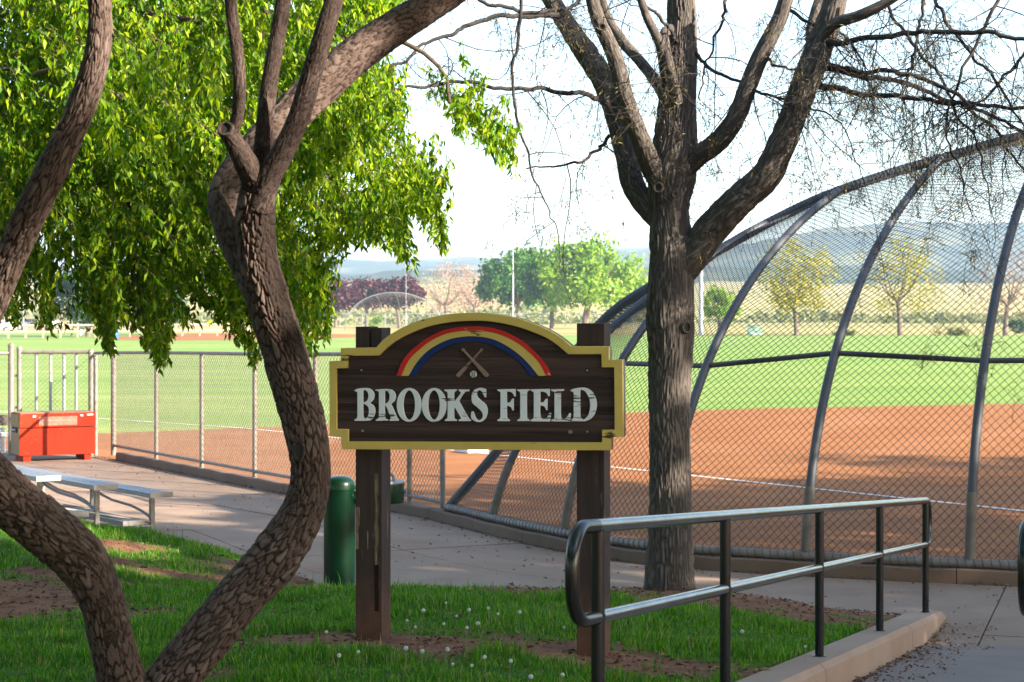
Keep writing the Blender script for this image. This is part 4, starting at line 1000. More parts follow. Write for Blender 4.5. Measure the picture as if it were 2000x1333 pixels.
# ------------------------------------------------------------------ bleachers
ua = Vector((-0.57, 0.82, 0)).normalized(); up_ = Vector((0.82, 0.57, 0)).normalized()
bl = empty('bleachers', (-3.67, 20.1, 0), label='low aluminium bleachers with stepped bench planks beside the walkway', cat='bleachers')
C0 = Vector((-3.56, 20.2, 0)); LEN = 4.6
def plank(name, off, zt_, wd_=0.25, th_=0.05, par=bl):
    c = C0 - up_ * off; M = Matrix((ua, up_, Vector((0, 0, 1)))).transposed()
    o = MB().box(c + ua * (LEN / 2) + Vector((0, 0, zt_ - th_ / 2)), (LEN, wd_, th_), M).build(name, MAT['alu'], par, bevel=0.006)
    for k in (-0.075, -0.025, 0.025, 0.075):
        MB().box(c + ua * (LEN / 2) + up_ * k + Vector((0, 0, zt_ + 0.0015)), (LEN - 0.02, 0.012, 0.003), M).build('ridge', MAT['alu'], o)
    MB().box(c + ua * -0.006 + Vector((0, 0, zt_ - th_ / 2)), (0.012, wd_ + 0.006, th_ + 0.006), M).build('end_cap', MAT['alug'], o)
rows_ = [(0.0, 0.42), (0.60, 0.53), (1.20, 0.645)]
for off, z in rows_: plank('seat_plank', off, z)
for off, z in ((0.30, 0.15), (0.90, 0.27)): plank('foot_plank', off, z, 0.23, 0.045)
Mx = Matrix((ua, up_, Vector((0, 0, 1)))).transposed()
for t_ in (0.22, 1.75, 3.2, 4.4):
    fr = []
    for off, z in rows_:
        c = C0 - up_ * off + ua * t_; leg = MB().box(c + Vector((0, 0, (z - 0.06) / 2 - 0.03)), (0.045, 0.045, z + 0.0), Mx).build('leg', MAT['alug'], bl)
        fr.append(c)
    MB().tube([fr[0] + Vector((0, 0, 0.06)), fr[2] + Vector((0, 0, 0.06))], 0.02, 8).build('floor_bar', MAT['alug'], bl, smooth=True)
    MB().tube([fr[0] + Vector((0, 0, 0.10)), fr[1] + Vector((0, 0, 0.22)), fr[2] + Vector((0, 0, 0.34))], 0.018, 8).build('foot_bearer', MAT['alug'], bl, smooth=True)
for off, z in ((0.0, 0.27), (0.6, 0.38)):
    c = C0 - up_ * off
    for t0, t1 in ((0.22, 1.75), (1.75, 3.2)):
        pts = [c + ua * (t0 + (t1 - t0) * k) + Vector((0, 0, z + 0.10 * (k - 0.5) * 2 * abs(k - 0.5) * 2 - 0.03)) for k in np.linspace(0, 1, 7)]
        MB().tube(pts, 0.014, 8).build('brace', MAT['alug'], bl, smooth=True)

# ------------------------------------------------------------------ drinking fountain
fx, fy = (663 - 1000) / F * 16.15, 16.15
ft = empty('drinking_fountain', (fx, fy, 0), label='dark green pedestal drinking fountain with a side bowl behind the sign post', cat='fountain')
MB().lathe([(0.128, -0.05), (0.128, 0.80), (0.1285, 0.803), (0.124, 0.806), (0.1245, 0.812), (0.129, 0.815), (0.129, 0.845), (0.125, 0.868), (0.112, 0.892), (0.085, 0.910), (0.045, 0.921), (0.0, 0.924)], (fx, fy, 0), 40).build('pedestal', MAT['green'], ft, smooth=True)
bxx = fx + 0.37
MB().tube([(fx + 0.1, fy, 0.74), (bxx - 0.12, fy, 0.76)], 0.055, 14).build('arm', MAT['green'], ft, smooth=True)
bw_ = MB().lathe([(0.10, 0.70), (0.150, 0.705), (0.154, 0.715), (0.156, 0.865)], (bxx, fy, 0), 32).build('bowl', MAT['green'], ft, smooth=True)
MB().lathe([(0.160, 0.862), (0.163, 0.870), (0.160, 0.882), (0.145, 0.884), (0.12, 0.876), (0.05, 0.868)], (bxx, fy, 0), 32).build('rim', MAT['alu'], bw_, smooth=True)
MB().tube([(bxx + 0.075, fy, 0.87), (bxx + 0.072, fy, 0.915), (bxx + 0.055, fy, 0.938), (bxx + 0.03, fy, 0.940)], 0.014, 10).build('spout', MAT['alu'], bw_, smooth=True)
MB().tube([(bxx + 0.15, fy - 0.01, 0.80), (bxx + 0.172, fy - 0.01, 0.80)], 0.022, 12).build('push_button', MAT['alug'], bw_, smooth=True)
MB().lathe([(0.132, 0.001), (0.132, 0.012), (0.128, 0.014)], (fx, fy, 0), 40).build('base_ring', MAT['green'], ft, smooth=True)

# a base bag out on the infield
bb_ = G(921, 884)
bs_ = empty('base_bag', tuple(bb_), label='flat off-white base bag lying on the infield dirt', cat='base')
link('bag', MB().box((0, 0, 0.035), (0.40, 0.40, 0.06)).mesh('bag', bevel=0.015), MAT['white'], bs_, loc=(0, 0, 0), rz=0.6)
link('strap', MB().box((0, 0, 0.067), (0.41, 0.05, 0.004)).mesh('strap'), MAT['galv'], bs_, loc=(0, 0, 0), rz=0.6)

# ------------------------------------------------------------------ trees: tools
def bark_tube(name, pr, cell=(0.026, 0.05), amp=0.006, step=0.009, sides=84, seed=0, lump=0.06, cap=False, sharp=2.2):
    """pr: (n,4) points with radius; real bark plates as relief"""
    pr, s = resample(np.asarray(pr, float), step); p, rad = pr[:, :3], pr[:, 3]
    t, a, b = frames(p); n = len(p)
    th = np.linspace(0, 2 * math.pi, sides, endpoint=False)
    TH, SS = np.meshgrid(th, s); RR = np.broadcast_to(rad[:, None], TH.shape)
    nU = max(5, int(round(2 * math.pi * rad.mean() / cell[0])))
    cu = TH / (2 * math.pi) * nU; cv = SS / cell[1]
    wob = fbm(np.cos(TH) * 2 + 5, np.sin(TH) * 2 + 5, SS * 3, s=seed + 9, o=2) - 0.5
    cu = cu + wob * 3.4; cv = cv + (fbm(np.cos(TH) * 3, np.sin(TH) * 3, SS * 5, s=seed + 19, o=2) - 0.5) * 2.6
    iu, iv = np.floor(cu), np.floor(cv); F1 = np.full(TH.shape, 9.0); F2 = np.full(TH.shape, 9.0); ID = np.zeros(TH.shape)
    for du in (-1, 0, 1):
        for dv in (-1, 0, 1):
            ju, jv = iu + du, iv + dv; jm = np.mod(ju, nU)
            hx = _h(jm, jv, jm * 0, seed + 1); hy = _h(jm, jv, jm * 0 + 1, seed + 2)
            d = np.hypot(ju + 0.02 + 0.96 * hx - cu, jv + 0.02 + 0.96 * hy - cv)
            m = d < F1; F2 = np.where(m, F1, np.minimum(F2, d)); ID = np.where(m, _h(jm, jv, jm * 0 + 2, seed + 3), ID); F1 = np.where(m, d, F1)
    gap = np.clip((F2 - F1) * sharp, 0, 1); gap = gap * gap * (3 - 2 * gap)
    lum = (fbm(np.cos(TH) * 1.5 + 3, np.sin(TH) * 1.5 + 3, SS * 2.6, s=seed + 29, o=3) - 0.5)
    tiny = (fbm(np.cos(TH) * 9, np.sin(TH) * 9, SS * 40, s=seed + 39, o=2) - 0.5)
    amp_l = amp * np.clip(RR / 0.07, 0.35, 1.6)
    rr_ = RR * (1 + lum * lump * 2) + amp_l * (gap * (0.7 + 0.6 * ID) - 0.8) + tiny * amp_l * 0.6
    V = p[:, None, :] + (a[:, None, :] * np.cos(TH)[..., None] + b[:, None, :] * np.sin(TH)[..., None]) * rr_[..., None]
    i, k = np.meshgrid(np.arange(n - 1), np.arange(sides), indexing='ij'); k2 = (k + 1) % sides
    Fq = np.stack([i * sides + k, i * sides + k2, (i + 1) * sides + k2, (i + 1) * sides + k], -1).reshape(-1, 4)
    plate = np.clip(gap * (0.42 + 0.45 * ID + 0.35 * (lum + 0.25)), 0, 1).ravel()
    V = V.reshape(-1, 3); Fs = [Fq]
    if cap:
        V = np.vstack([V, p[-1] + t[-1] * rad[-1] * 0.15]); c = len(V) - 1; plate = np.append(plate, 0.2)
        Fs.append(np.stack([(n - 1) * sides + np.arange(sides), (n - 1) * sides + (np.arange(sides) + 1) % sides, np.full(sides, c)], 1))
    return np_mesh(name, V, Fs, smooth=True, attrs={'plate': plate})
def pxpath(lst, n=10):
    """(px, py, depth, width in photo px) -> smooth 3-D path with radius"""
    q = [(*P(px, py, Y), w_ / 2 * Y / F) for px, py, Y, w_ in lst]
    c = catmull(q, n); c[:, 3] = np.maximum(c[:, 3], 0.001); return c
def poly_tubes(name, paths, sides=4):
    """paths: list of (n,4)"""
    p0, p1, r0, r1 = [], [], [], []
    for q in paths:
        p0.append(q[:-1, :3]); p1.append(q[1:, :3]); r0.append(q[:-1, 3]); r1.append(q[1:, 3])
    return segs_mesh(name, np.concatenate(p0), np.concatenate(p1), np.concatenate(r0), np.concatenate(r1), sides)
def grow(start, d, length, r0, n=9, droop=0.5, wig=0.25, r1=None):
    d = np.array(d, float); d /= np.linalg.norm(d); p = np.array(start, float); st = length / n; out = [(*p, r0)]
    r1 = r0 * 0.3 if r1 is None else r1; ph = rng.normal(0, wig, 3)
    for i in range(n):
        ph = ph * 0.6 + rng.normal(0, wig, 3); d = d + ph * 0.5 + np.array([0, 0, -droop]) * (1.0 / n) * 3
        d /= np.linalg.norm(d); p = p + d * st; out.append((*p, r0 + (r1 - r0) * (i + 1) / n))
    return np.array(out)

# ------------------------------------------------------------------ tree in the foreground: two leaning, plated stems
TA = empty('forked_tree', (P(300, 1335, 8.25).x, 8.25, bz(P(300, 1335, 8.25).x, 8.25)), label='plated-bark tree in the left foreground with two crooked leaning stems', cat='tree')
za = 8.25
def limb(parent, name, lst, **kw):
    return link(name, bark_tube(name, pxpath(lst), **kw), MAT[kw.pop('mat', 'barkA')] if 'mat' in kw else MAT['barkA'], parent)
link('trunk', bark_tube('trunk', pxpath([(286, 1440, 8.25, 104), (300, 1405, 8.25, 112), (318, 1360, 8.25, 104), (352, 1310, 8.28, 96), (405, 1245, 8.3, 94), (470, 1165, 8.35, 92), (540, 1085, 8.4, 96), (590, 1005, 8.45, 84), (606, 930, 8.45, 76), (598, 850, 8.45, 82), (575, 760, 8.45, 84), (550, 670, 8.45, 82), (522, 580, 8.4, 80), (503, 500, 8.35, 76), (498, 430, 8.3, 78), (505, 370, 8.25, 68)]), cell=(0.020, 0.058), amp=0.0072, step=0.0048, sides=150, seed=3, sharp=3.0, lump=0.075), MAT['barkA'], TA)
link('stem', bark_tube('stem', pxpath([(262, 1440, 8.2, 96), (250, 1390, 8.2, 92), (238, 1330, 8.2, 90), (218, 1250, 8.15, 84), (198, 1170, 8.1, 86), (160, 1098, 8.05, 100), (95, 1038, 7.95, 106), (20, 975, 7.85, 104), (-50, 895, 7.7, 90), (-82, 790, 7.6, 78), (-60, 690, 7.5, 70), (-18, 590, 7.4, 66), (35, 470, 7.3, 62), (92, 350, 7.2, 60), (148, 235, 7.15, 54), (185, 130, 7.1, 50), (196, 50, 7.1, 46), (190, -40, 7.1, 44), (170, -200, 7.1, 38)]), cell=(0.020, 0.058), amp=0.007, step=0.0055, sides=140, seed=13, sharp=3.0, lump=0.075), MAT['barkA'], TA)
AL = [
 ([(498, 400, 8.3, 60), (500, 360, 8.25, 56), (478, 315, 8.15, 46), (458, 280, 8.1, 38), (444, 255, 8.08, 36)], True),
 ([(452, 262, 8.08, 24), (464, 225, 8.05, 24), (468, 160, 8.0, 24), (462, 90, 8.0, 24), (452, 20, 8.0, 23), (446, -60, 8.0, 22)], False),
 ([(502, 400, 8.3, 50), (512, 330, 8.28, 44), (516, 262, 8.25, 34), (524, 180, 8.25, 32), (538, 95, 8.25, 30), (552, 10, 8.25, 29), (566, -90, 8.25, 26)], False),
 ([(505, 405, 8.25, 54), (525, 348, 8.2, 48), (556, 290, 8.15, 44), (585, 225, 8.1, 42), (610, 140, 8.05, 40), (634, 60, 8.0, 38), (655, -10, 8.0, 36), (680, -110, 8.0, 32)], False),
 ([(578, 800, 8.46, 30), (562, 725, 8.46, 46), (531, 635, 8.46, 56), (500, 558, 8.46, 64), (470, 487, 8.48, 68), (448, 430, 8.5, 70), (440, 395, 8.52, 70), (455, 355, 8.55, 74), (500, 300, 8.6, 78), (560, 232, 8.65, 76), (630, 165, 8.7, 76), (710, 95, 8.75, 72), (790, 42, 8.8, 66), (860, 0, 8.85, 58), (950, -60, 8.9, 50)], False),
]
MAT['barkA_shade'] = barkmat('shaded_limb_bark', (0.012, 0.008, 0.006), (0.042, 0.027, 0.023), (0.10, 0.072, 0.062))  # plated bark again, with the upper limbs' shade put into its colour
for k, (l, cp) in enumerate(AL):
    link('limb', bark_tube('limb', pxpath(l), cell=(0.02, 0.05), amp=0.004, step=0.007, sides=80, sharp=4.0, lump=0.09, seed=20 + k, cap=cp), MAT['barkA_shade' if k < 4 else 'barkA'], TA)
# the burnt streak up the trunk
_tm = [q for q in TA.children if q.name.startswith('trunk')][0].data; _co = np.zeros(len(_tm.vertices) * 3, dtype=np.float32); _tm.vertices.foreach_get('co', _co); _co = _co.reshape(-1, 3)
_px = 1000 + _co[:, 0] / _co[:, 1] * F; _py = HY - (_co[:, 2] - CZ) / _co[:, 1] * F
_cx = np.interp(_py, [370, 430, 500, 580, 670, 760], [506, 500, 506, 526, 553, 577])
_b = np.clip((_px - _cx + 8 + 16 * (fbm(_co[:, 0] * 18, _co[:, 2] * 7, s=4) - 0.5)) / 7, 0, 1) * np.clip((_py - 330) / 40, 0, 1) * np.clip((735 - _py) / 60, 0, 1) * (_co[:, 1] < np.interp(_py, [370, 760], [8.27, 8.45]) + 0.02)
_at = _tm.attributes.new('burn', 'FLOAT', 'POINT'); _at.data.foreach_set('value', _b.astype(np.float32))
# hollow knot on the trunk, pale scar
kp = P(583, 878, 8.28)
def knot(parent, c, r, nrm, mat_in='black', mat_rim='barkA', tall=1.0, name='knot_hole'):
    nrm = Vector(nrm).normalized(); u_ = nrm.cross(Vector((0, 0, 1))).normalized(); v_ = u_.cross(nrm) * tall
    ring = lambda rr_, hh: [c + u_ * rr_ * math.cos(a) + v_ * rr_ * math.sin(a) + nrm * hh for a in np.linspace(0, 2 * math.pi, 18, endpoint=False)]
    mb = MB(); V = ring(r * 1.45, -0.25 * r) + ring(r * 1.2, 0.35 * r) + ring(r * 0.9, 0.3 * r) + ring(r * 0.75, -0.3 * r)
    mb.add(V, [(i * 18 + k, i * 18 + (k + 1) % 18, (i + 1) * 18 + (k + 1) % 18, (i + 1) * 18 + k) for i in range(3) for k in range(18)])
    o = mb.build('knot_rim', MAT[mat_rim], parent, smooth=True)
    mb = MB(); mb.add(ring(r * 0.85, -0.05 * r), [tuple(range(18))]); mb.build('hollow', MAT[mat_in], o)
knot(TA, P(583, 880, 8.34), 0.020, (-0.05, -1, 0.1), tall=1.9)
knot(TA, P(466, 482, 8.36), 0.012, (-0.5, -1, 0.1), tall=1.2)
knot(TA, P(441, 252, 8.045), 0.026, (-0.2, -1, 0.35), tall=1.0)
# burnt-out scar: stripped wood
sp = [(*P(px, py, Y), w_ / 2 * Y / F) for px, py, Y, w_ in ((524, 545, 8.375, 6), (530, 575, 8.365, 18), (535, 615, 8.37, 18), (541, 655, 8.38, 5))]
o = link('scar', bark_tube('scar', catmull(sp, 8), cell=(0.01, 0.09), amp=0.002, step=0.006, sides=24, seed=91), simple('stripped_wood', (0.10, 0.052, 0.034), (0.24, 0.13, 0.085), 1, 0.85, sc=(40, 40, 8)), TA)
# forked tree's unseen crown, added high over the bank to block sky light
p_ = np.stack([rng.uniform(-4.2, 2.0, 5200), rng.uniform(1.5, 9.0, 5200), 5.3 + 1.9 * rng.random(5200)], 1)
p_ = p_[fbm(p_[:, 0] * 0.9, p_[:, 1] * 0.9, p_[:, 2], s=17) > 0.42]
o = link('crown', leaf_mesh('crown', p_, rng.normal(0, 1, p_.shape), rng.normal(0, 0.5, p_.shape) + np.array([0, 0, 1]), 0.26, 0.17, 0.2), MAT['leafC'], TA); o['kind'] = 'stuff'
# ------------------------------------------------------------------ bare tree behind the sign
yb = 14.95
TBx = P(1308, 1165, yb).x
TB = empty('bare_tree', (TBx, yb, bz(TBx, yb)), label='tall grey-barked tree with bare spreading limbs beside the walkway', cat='tree')
link('trunk', bark_tube('trunk', pxpath([(1308, 1215, yb, 128), (1308, 1175, yb, 112), (1308, 1130, yb, 98), (1309, 1060, yb, 88), (1309, 960, yb, 82), (1308, 860, yb, 80), (1307, 760, yb, 83), (1310, 680, yb, 88), (1309, 620, yb, 95), (1310, 560, yb, 90), (1312, 500, yb, 88), (1308, 440, yb, 80), (1306, 400, yb, 82), (1312, 350, yb, 92), (1318, 290, yb, 88), (1322, 220, yb, 76), (1328, 140, yb, 66), (1332, 60, yb, 58), (1330, -40, yb, 52), (1335, -160, yb, 44)]), cell=(0.016, 0.17), amp=0.008, step=0.011, sides=150, seed=43, lump=0.035, sharp=1.6), MAT['barkB'], TB)
BL = [
 [(1318, 545, yb, 58), (1345, 510, yb - .02, 66), (1385, 455, yb - .1, 66), (1440, 395, yb - .25, 62), (1495, 345, yb - .35, 60), (1525, 285, yb - .4, 56), (1550, 225, yb - .45, 54), (1578, 150, yb - .5, 56), (1605, 80, yb - .5, 52), (1625, 25, yb - .55, 48), (1645, -60, yb - .6, 42)],
 [(1300, 440, yb, 50), (1268, 405, yb + .1, 50), (1238, 365, yb + .2, 46), (1222, 300, yb + .3, 44), (1205, 230, yb + .35, 44), (1180, 160, yb + .4, 46), (1145, 105, yb + .45, 44), (1105, 45, yb + .5, 38), (1060, -30, yb + .5, 32), (1030, -110, yb + .5, 26)],
 [(1300, 370, yb, 46), (1275, 330, yb - .1, 44), (1248, 265, yb - .25, 38), (1222, 195, yb - .35, 36), (1200, 110, yb - .4, 32), (1165, 30, yb - .45, 28), (1145, -60, yb - .5, 24)],
 [(1325, 340, yb, 46), (1362, 306, yb - .1, 42), (1405, 275, yb - .2, 40), (1440, 225, yb - .3, 38), (1462, 165, yb - .35, 36), (1490, 100, yb - .4, 34), (1525, 30, yb - .45, 30), (1550, -60, yb - .5, 26)],
 [(1305, 200, yb, 30), (1285, 165, yb + .1, 24), (1250, 120, yb + .3, 22), (1215, 80, yb + .45, 22), (1185, 30, yb + .55, 18), (1165, -50, yb + .6, 15)],
 [(1312, 210, yb, 28), (1300, 150, yb - .15, 22), (1290, 90, yb - .25, 20), (1262, 30, yb - .3, 17), (1240, -40, yb - .35, 14)],
 [(1340, 60, yb, 26), (1300, 62, yb - .1, 20), (1302, 100, yb - .25, 18), (1312, 150, yb - .3, 20), (1322, 200, yb - .2, 26)],
 [(1600, 95, yb - .5, 30), (1625, 50, yb - .65, 24), (1680, 30, yb - .8, 22), (1740, 0, yb - .9, 18), (1800, -40, yb - 1, 14)],
 [(1590, 120, yb - .5, 26), (1585, 60, yb - .3, 22), (1600, 0, yb - .2, 20), (1620, -60, yb - .1, 16)],
]
for k, l in enumerate(BL):
    big = l[2][3] > 30
    link('limb', bark_tube('limb', pxpath(l), cell=(0.015, 0.12), amp=0.005 if big else 0.003, step=0.013, sides=64 if big else 30, seed=60 + k, lump=0.04, sharp=1.6), MAT['barkB'], TB)
for (px, py, Y, r_, n_) in ((1286, 367, yb - .21, 0.030, (-0.3, -1, 0.05)), (1318, 380, yb - .19, 0.018, (0.2, -1, 0)), (1176, 53, yb - .5, 0.022, (-0.2, -1, 0)), (1445, 246, yb - .36, 0.018, (0.5, -1, -0.1)), (1340, 640, yb - .16, 0.034, (0.7, -1, 0))):
    knot(TB, P(px, py, Y), r_, n_, mat_rim='barkB')
# horizontal boughs and hanging twigs
BR = [
 [(1218, 208, yb + .1, 15), (1170, 198, yb, 13), (1120, 184, yb - .1, 11), (1050, 178, yb - .2, 10), (970, 170, yb - .3, 9), (890, 163, yb - .4, 8), (820, 168, yb - .5, 7), (740, 178, yb - .6, 5), (650, 182, yb - .7, 3)],
 [(1090, 30, yb + .4, 14), (1040, 28, yb + .3, 12), (980, 32, yb + .2, 11), (910, 52, yb + .1, 10), (850, 80, yb, 8), (790, 115, yb - .1, 7), (740, 150, yb - .2, 5), (690, 210, yb - .3, 3)],
 [(1190, 265, yb + .3, 9), (1170, 290, yb + .2, 8), (1140, 312, yb + .1, 7), (1095, 322, yb, 5), (1025, 326, yb, 3)],
 [(1018, -30, yb - .6, 8), (1012, 60, yb - .6, 8), (1004, 130, yb - .6, 7), (1008, 205, yb - .6, 6), (1032, 300, yb - .6, 5), (1050, 370, yb - .6, 4), (1080, 430, yb - .6, 3), (1095, 480, yb - .6, 2)],
 [(1150, -20, yb - .4, 10), (1100, 18, yb - .5, 9), (1000, 20, yb - .6, 9), (940, 0, yb - .6, 8), (900, -25, yb - .6, 7)],
 [(1600, 85, yb - .5, 20), (1650, 82, yb - .7, 14), (1720, 72, yb - .9, 13), (1800, 62, yb - 1.1, 12), (1900, 66, yb - 1.3, 11), (2010, 80, yb - 1.5, 9), (2120, 110, yb - 1.6, 6)],
 [(1612, 128, yb - .5, 18), (1660, 138, yb - .6, 12), (1730, 136, yb - .8, 11), (1800, 150, yb - .9, 10), (1870, 185, yb - 1.1, 9), (1940, 225, yb - 1.2, 8), (2020, 275, yb - 1.3, 6), (2090, 340, yb - 1.3, 3)],
 [(1600, 130, yb - .45, 16), (1690, 150, yb - .4, 12), (1780, 170, yb - .3, 11), (1850, 190, yb - .2, 10), (1920, 235, yb - .1, 8), (1975, 300, yb, 6), (2020, 380, yb, 4)],
 [(1588, 168, yb - .45, 18), (1640, 172, yb - .6, 13), (1690, 186, yb - .7, 12), (1760, 188, yb - .8, 11), (1840, 200, yb - .9, 10), (1930, 207, yb - 1, 9), (2020, 216, yb - 1.1, 8), (2130, 240, yb - 1.1, 5)],
 [(1720, -30, yb - .8, 9), (1745, 40, yb - .8, 8), (1790, 90, yb - .8, 8), (1830, 140, yb - .8, 7), (1860, 210, yb - .8, 6), (1900, 270, yb - .8, 5), (1925, 340, yb - .8, 4), (1930, 420, yb - .8, 2)],
 [(1820, -30, yb - .9, 9), (1850, 40, yb - .9, 8), (1900, 110, yb - .9, 7), (1960, 180, yb - .9, 6), (2010, 260, yb - .9, 4)],
 [(1810, -30, yb - .4, 8), (1795, 60, yb - .4, 7), (1780, 130, yb - .4, 6), (1760, 200, yb - .4, 3)],
 [(1352, 85, yb, 10), (1370, 120, yb - .1, 9), (1420, 148, yb - .2, 8), (1480, 180, yb - .4, 7), (1560, 205, yb - .6, 6), (1620, 222, yb - .7, 4), (1660, 270, yb - .7, 3), (1680, 330, yb - .7, 2)],
 [(1425, -20, yb - .2, 9), (1410, 40, yb - .2, 7), (1385, 110, yb - .2, 5), (1365, 200, yb - .2, 3)],
 [(1535, 15, yb - .45, 9), (1585, 50, yb - .5, 7), (1640, 60, yb - .5, 6), (1690, 130, yb - .5, 4), (1705, 200, yb - .5, 2)],
 [(1330, 95, yb, 9), (1310, 60, yb - .2, 8), (1270, 20, yb - .3, 7), (1220, -20, yb - .3, 6)],
 [(1490, 110, yb - .4, 7), (1530, 130, yb - .5, 6), (1560, 150, yb - .55, 4), (1545, 210, yb - .6, 2)],
 [(1960, -30, yb - 1.0, 9), (1930, 50, yb - 1, 8), (1890, 120, yb - 1, 7), (1850, 250, yb - 1, 5), (1870, 330, yb - 1, 4), (1900, 420, yb - 1, 2)],
 [(2040, 40, yb - 1.2, 8), (1980, 130, yb - 1.2, 7), (1900, 210, yb - 1.2, 5), (1830, 260, yb - 1.2, 3)],
]
boughs = []
for l in BR:
    q = pxpath(l, 8); e_ = np.linspace(0, 1, len(q)); kk_ = len(boughs) * 7.3
    for a_ in range(3): q[:, a_] += (fbm(e_ * 14, e_ * 0 + kk_, e_ * 0 + a_ * 3.1, s=15) - 0.5) * 0.09 * np.clip(e_ * 6, 0, 1)
    boughs.append(q)
for q in boughs:
    MBt = MB().tube(q[:, :3], q[:, 3] * 0.85, 8); MBt.build('bough', MAT['twigB'], TB, smooth=True)
twigs, tuft_c, tuft_d, hair0, hair1 = [], [], [], [], []
def hang(p, L, r, d=None, lvl=0):
    d = rng.normal(0, 0.55, 3) if d is None else d; d = np.array(d); 
    q = grow(p, d + np.array([0, 0, -0.25]), L, r, n=8 if lvl == 0 else 6, droop=0.30, wig=0.28); twigs.append(q)
    if lvl < 2:
        for k in range(1, len(q)):
            if rng.random() < (0.42 if lvl == 0 else 0.22): hang(q[k, :3], L * (0.25 + 0.3 * rng.random()), max(q[k, 3] * 0.62, 0.0017), rng.normal(0, 0.8, 3), lvl + 1)
    e_ = q[-1, :3]
    if rng.random() < 0.55:
        for _ in range(rng.integers(5, 12)):
            dd_ = rng.normal(0, 0.55, 3) + np.array([0, 0, -0.6]); dd_ /= np.linalg.norm(dd_); s_ = e_ - q[-1, :3] * 0 + (q[-2, :3] - e_) * rng.random()
            ln_ = 0.05 + 0.11 * rng.random(); hair0.append(s_); hair1.append(s_ + dd_ * ln_)
            if rng.random() < 0.35:
                for f_ in (0.5, 0.75, 1.0): tuft_c.append(s_ + dd_ * ln_ * f_); tuft_d.append(dd_ + rng.normal(0, 0.5, 3))
for bi_, q in enumerate(boughs):
    L_ = np.linalg.norm(np.diff(q[:, :3], axis=0), axis=1).sum(); n_ = int(L_ * (7.5 if q[:, 0].mean() > 1.2 else 4.5))
    for _ in range(n_):
        k = rng.integers(3, len(q)); hang(q[k, :3], 0.35 + 1.0 * rng.random() ** 1.4, min(max(q[k, 3] * 0.5, 0.003), 0.005))
for l in BL:   # finer shoots straight from the limbs, high up
    q = pxpath(l, 4)
    for _ in range(7):
        k = rng.integers(len(q) // 2, len(q)); hang(q[k, :3], 0.35 + 0.6 * rng.random(), 0.004, rng.normal(0, 0.9, 3))
o = link('twigs', poly_tubes('twigs', twigs, 4), MAT['twigB'], TB); o['kind'] = 'stuff'
o = link('fine_twigs', segs_mesh('fine_twigs', hair0, hair1, 0.0011, 0.0006), MAT['twigB'], TB); o['kind'] = 'stuff'
tc, td = np.array(tuft_c), np.array(tuft_d)
o = link('crown', leaf_mesh('crown', tc, td, rng.normal(0, 1, tc.shape), 0.025 + 0.02 * rng.random(len(tc)), 0.008), MAT['tuft'], TB); o['kind'] = 'stuff'
print('TWIGS', len(twigs), 'HAIR', len(hair0), 'TUFT', len(tc))

# ------------------------------------------------------------------ leafy weeping tree, upper left
TCx, TCy = -5.9, 14.5
TC = empty('weeping_tree', (TCx, TCy, bz(TCx, TCy)), label='leafy weeping tree hanging bright green foliage across the upper left', cat='tree')
zb0 = bz(TCx, TCy)
link('trunk', bark_tube('trunk', catmull([(TCx, TCy, zb0 - 0.15, 0.27), (TCx + .02, TCy, zb0 + 0.5, 0.2), (TCx + .1, TCy, zb0 + 1.6, 0.18), (TCx + .25, TCy - .05, zb0 + 2.8, 0.17), (TCx + .35, TCy, zb0 + 4.2, 0.13), (TCx + .5, TCy + .1, zb0 + 6.0, 0.09)], 10), cell=(0.022, 0.06), amp=0.006, step=0.02, sides=60, seed=77), MAT['barkA'], TC)
def Cl(lst, r0, r1):
    q = catmull(lst, 10); e_ = np.linspace(0, 1, len(q)); q = q + np.stack([(fbm(e_ * 12, e_ * 0 + r0 * 900, e_ * 0 + a_ * 5.0, s=25) - 0.5) * 0.22 * np.clip(e_ * 5, 0, 1) for a_ in range(3)], 1); return np.concatenate([q, np.linspace(r0, r1, len(q))[:, None]], 1)
cl = [Cl([(TCx + .3, TCy, zb0 + 3.0), P(-100, 60, 14.0), P(180, 20, 13.6), P(360, 40, 13.3), P(560, 30, 13.2), P(760, 90, 13.2)], 0.04, 0.008),
      Cl([(TCx + .3, TCy, zb0 + 2.6), P(-150, 180, 13.2), P(60, 145, 12.6), P(240, 170, 12.4), P(420, 250, 12.4)], 0.025, 0.006),
      Cl([(TCx + .35, TCy, zb0 + 4.0), P(-50, -150, 14.8), P(250, -160, 14.8), P(540, -60, 14.6), P(800, 100, 14.5), P(930, 240, 14.5)], 0.05, 0.008),
      Cl([(TCx + .3, TCy, zb0 + 3.4), P(-50, 100, 15.5), P(200, 130, 15.8), P(430, 210, 15.8), P(620, 330, 15.6), P(760, 420, 15.4)], 0.045, 0.006),
      Cl([(TCx + .2, TCy, zb0 + 2.4), P(-120, 330, 14.0), P(80, 330, 13.7), P(250, 400, 13.5), P(262, 560, 13.4), P(270, 640, 13.4)], 0.05, 0.006),
      Cl([(TCx + .5, TCy, zb0 + 5.5), P(0, -400, 14.5), P(300, -450, 14.2), P(560, -350, 14), P(760, -180, 14)], 0.07, 0.01)]
for q in cl: MB().tube(q[:, :3], q[:, 3], 10).build('limb', MAT['twigC'], TC, smooth=True)
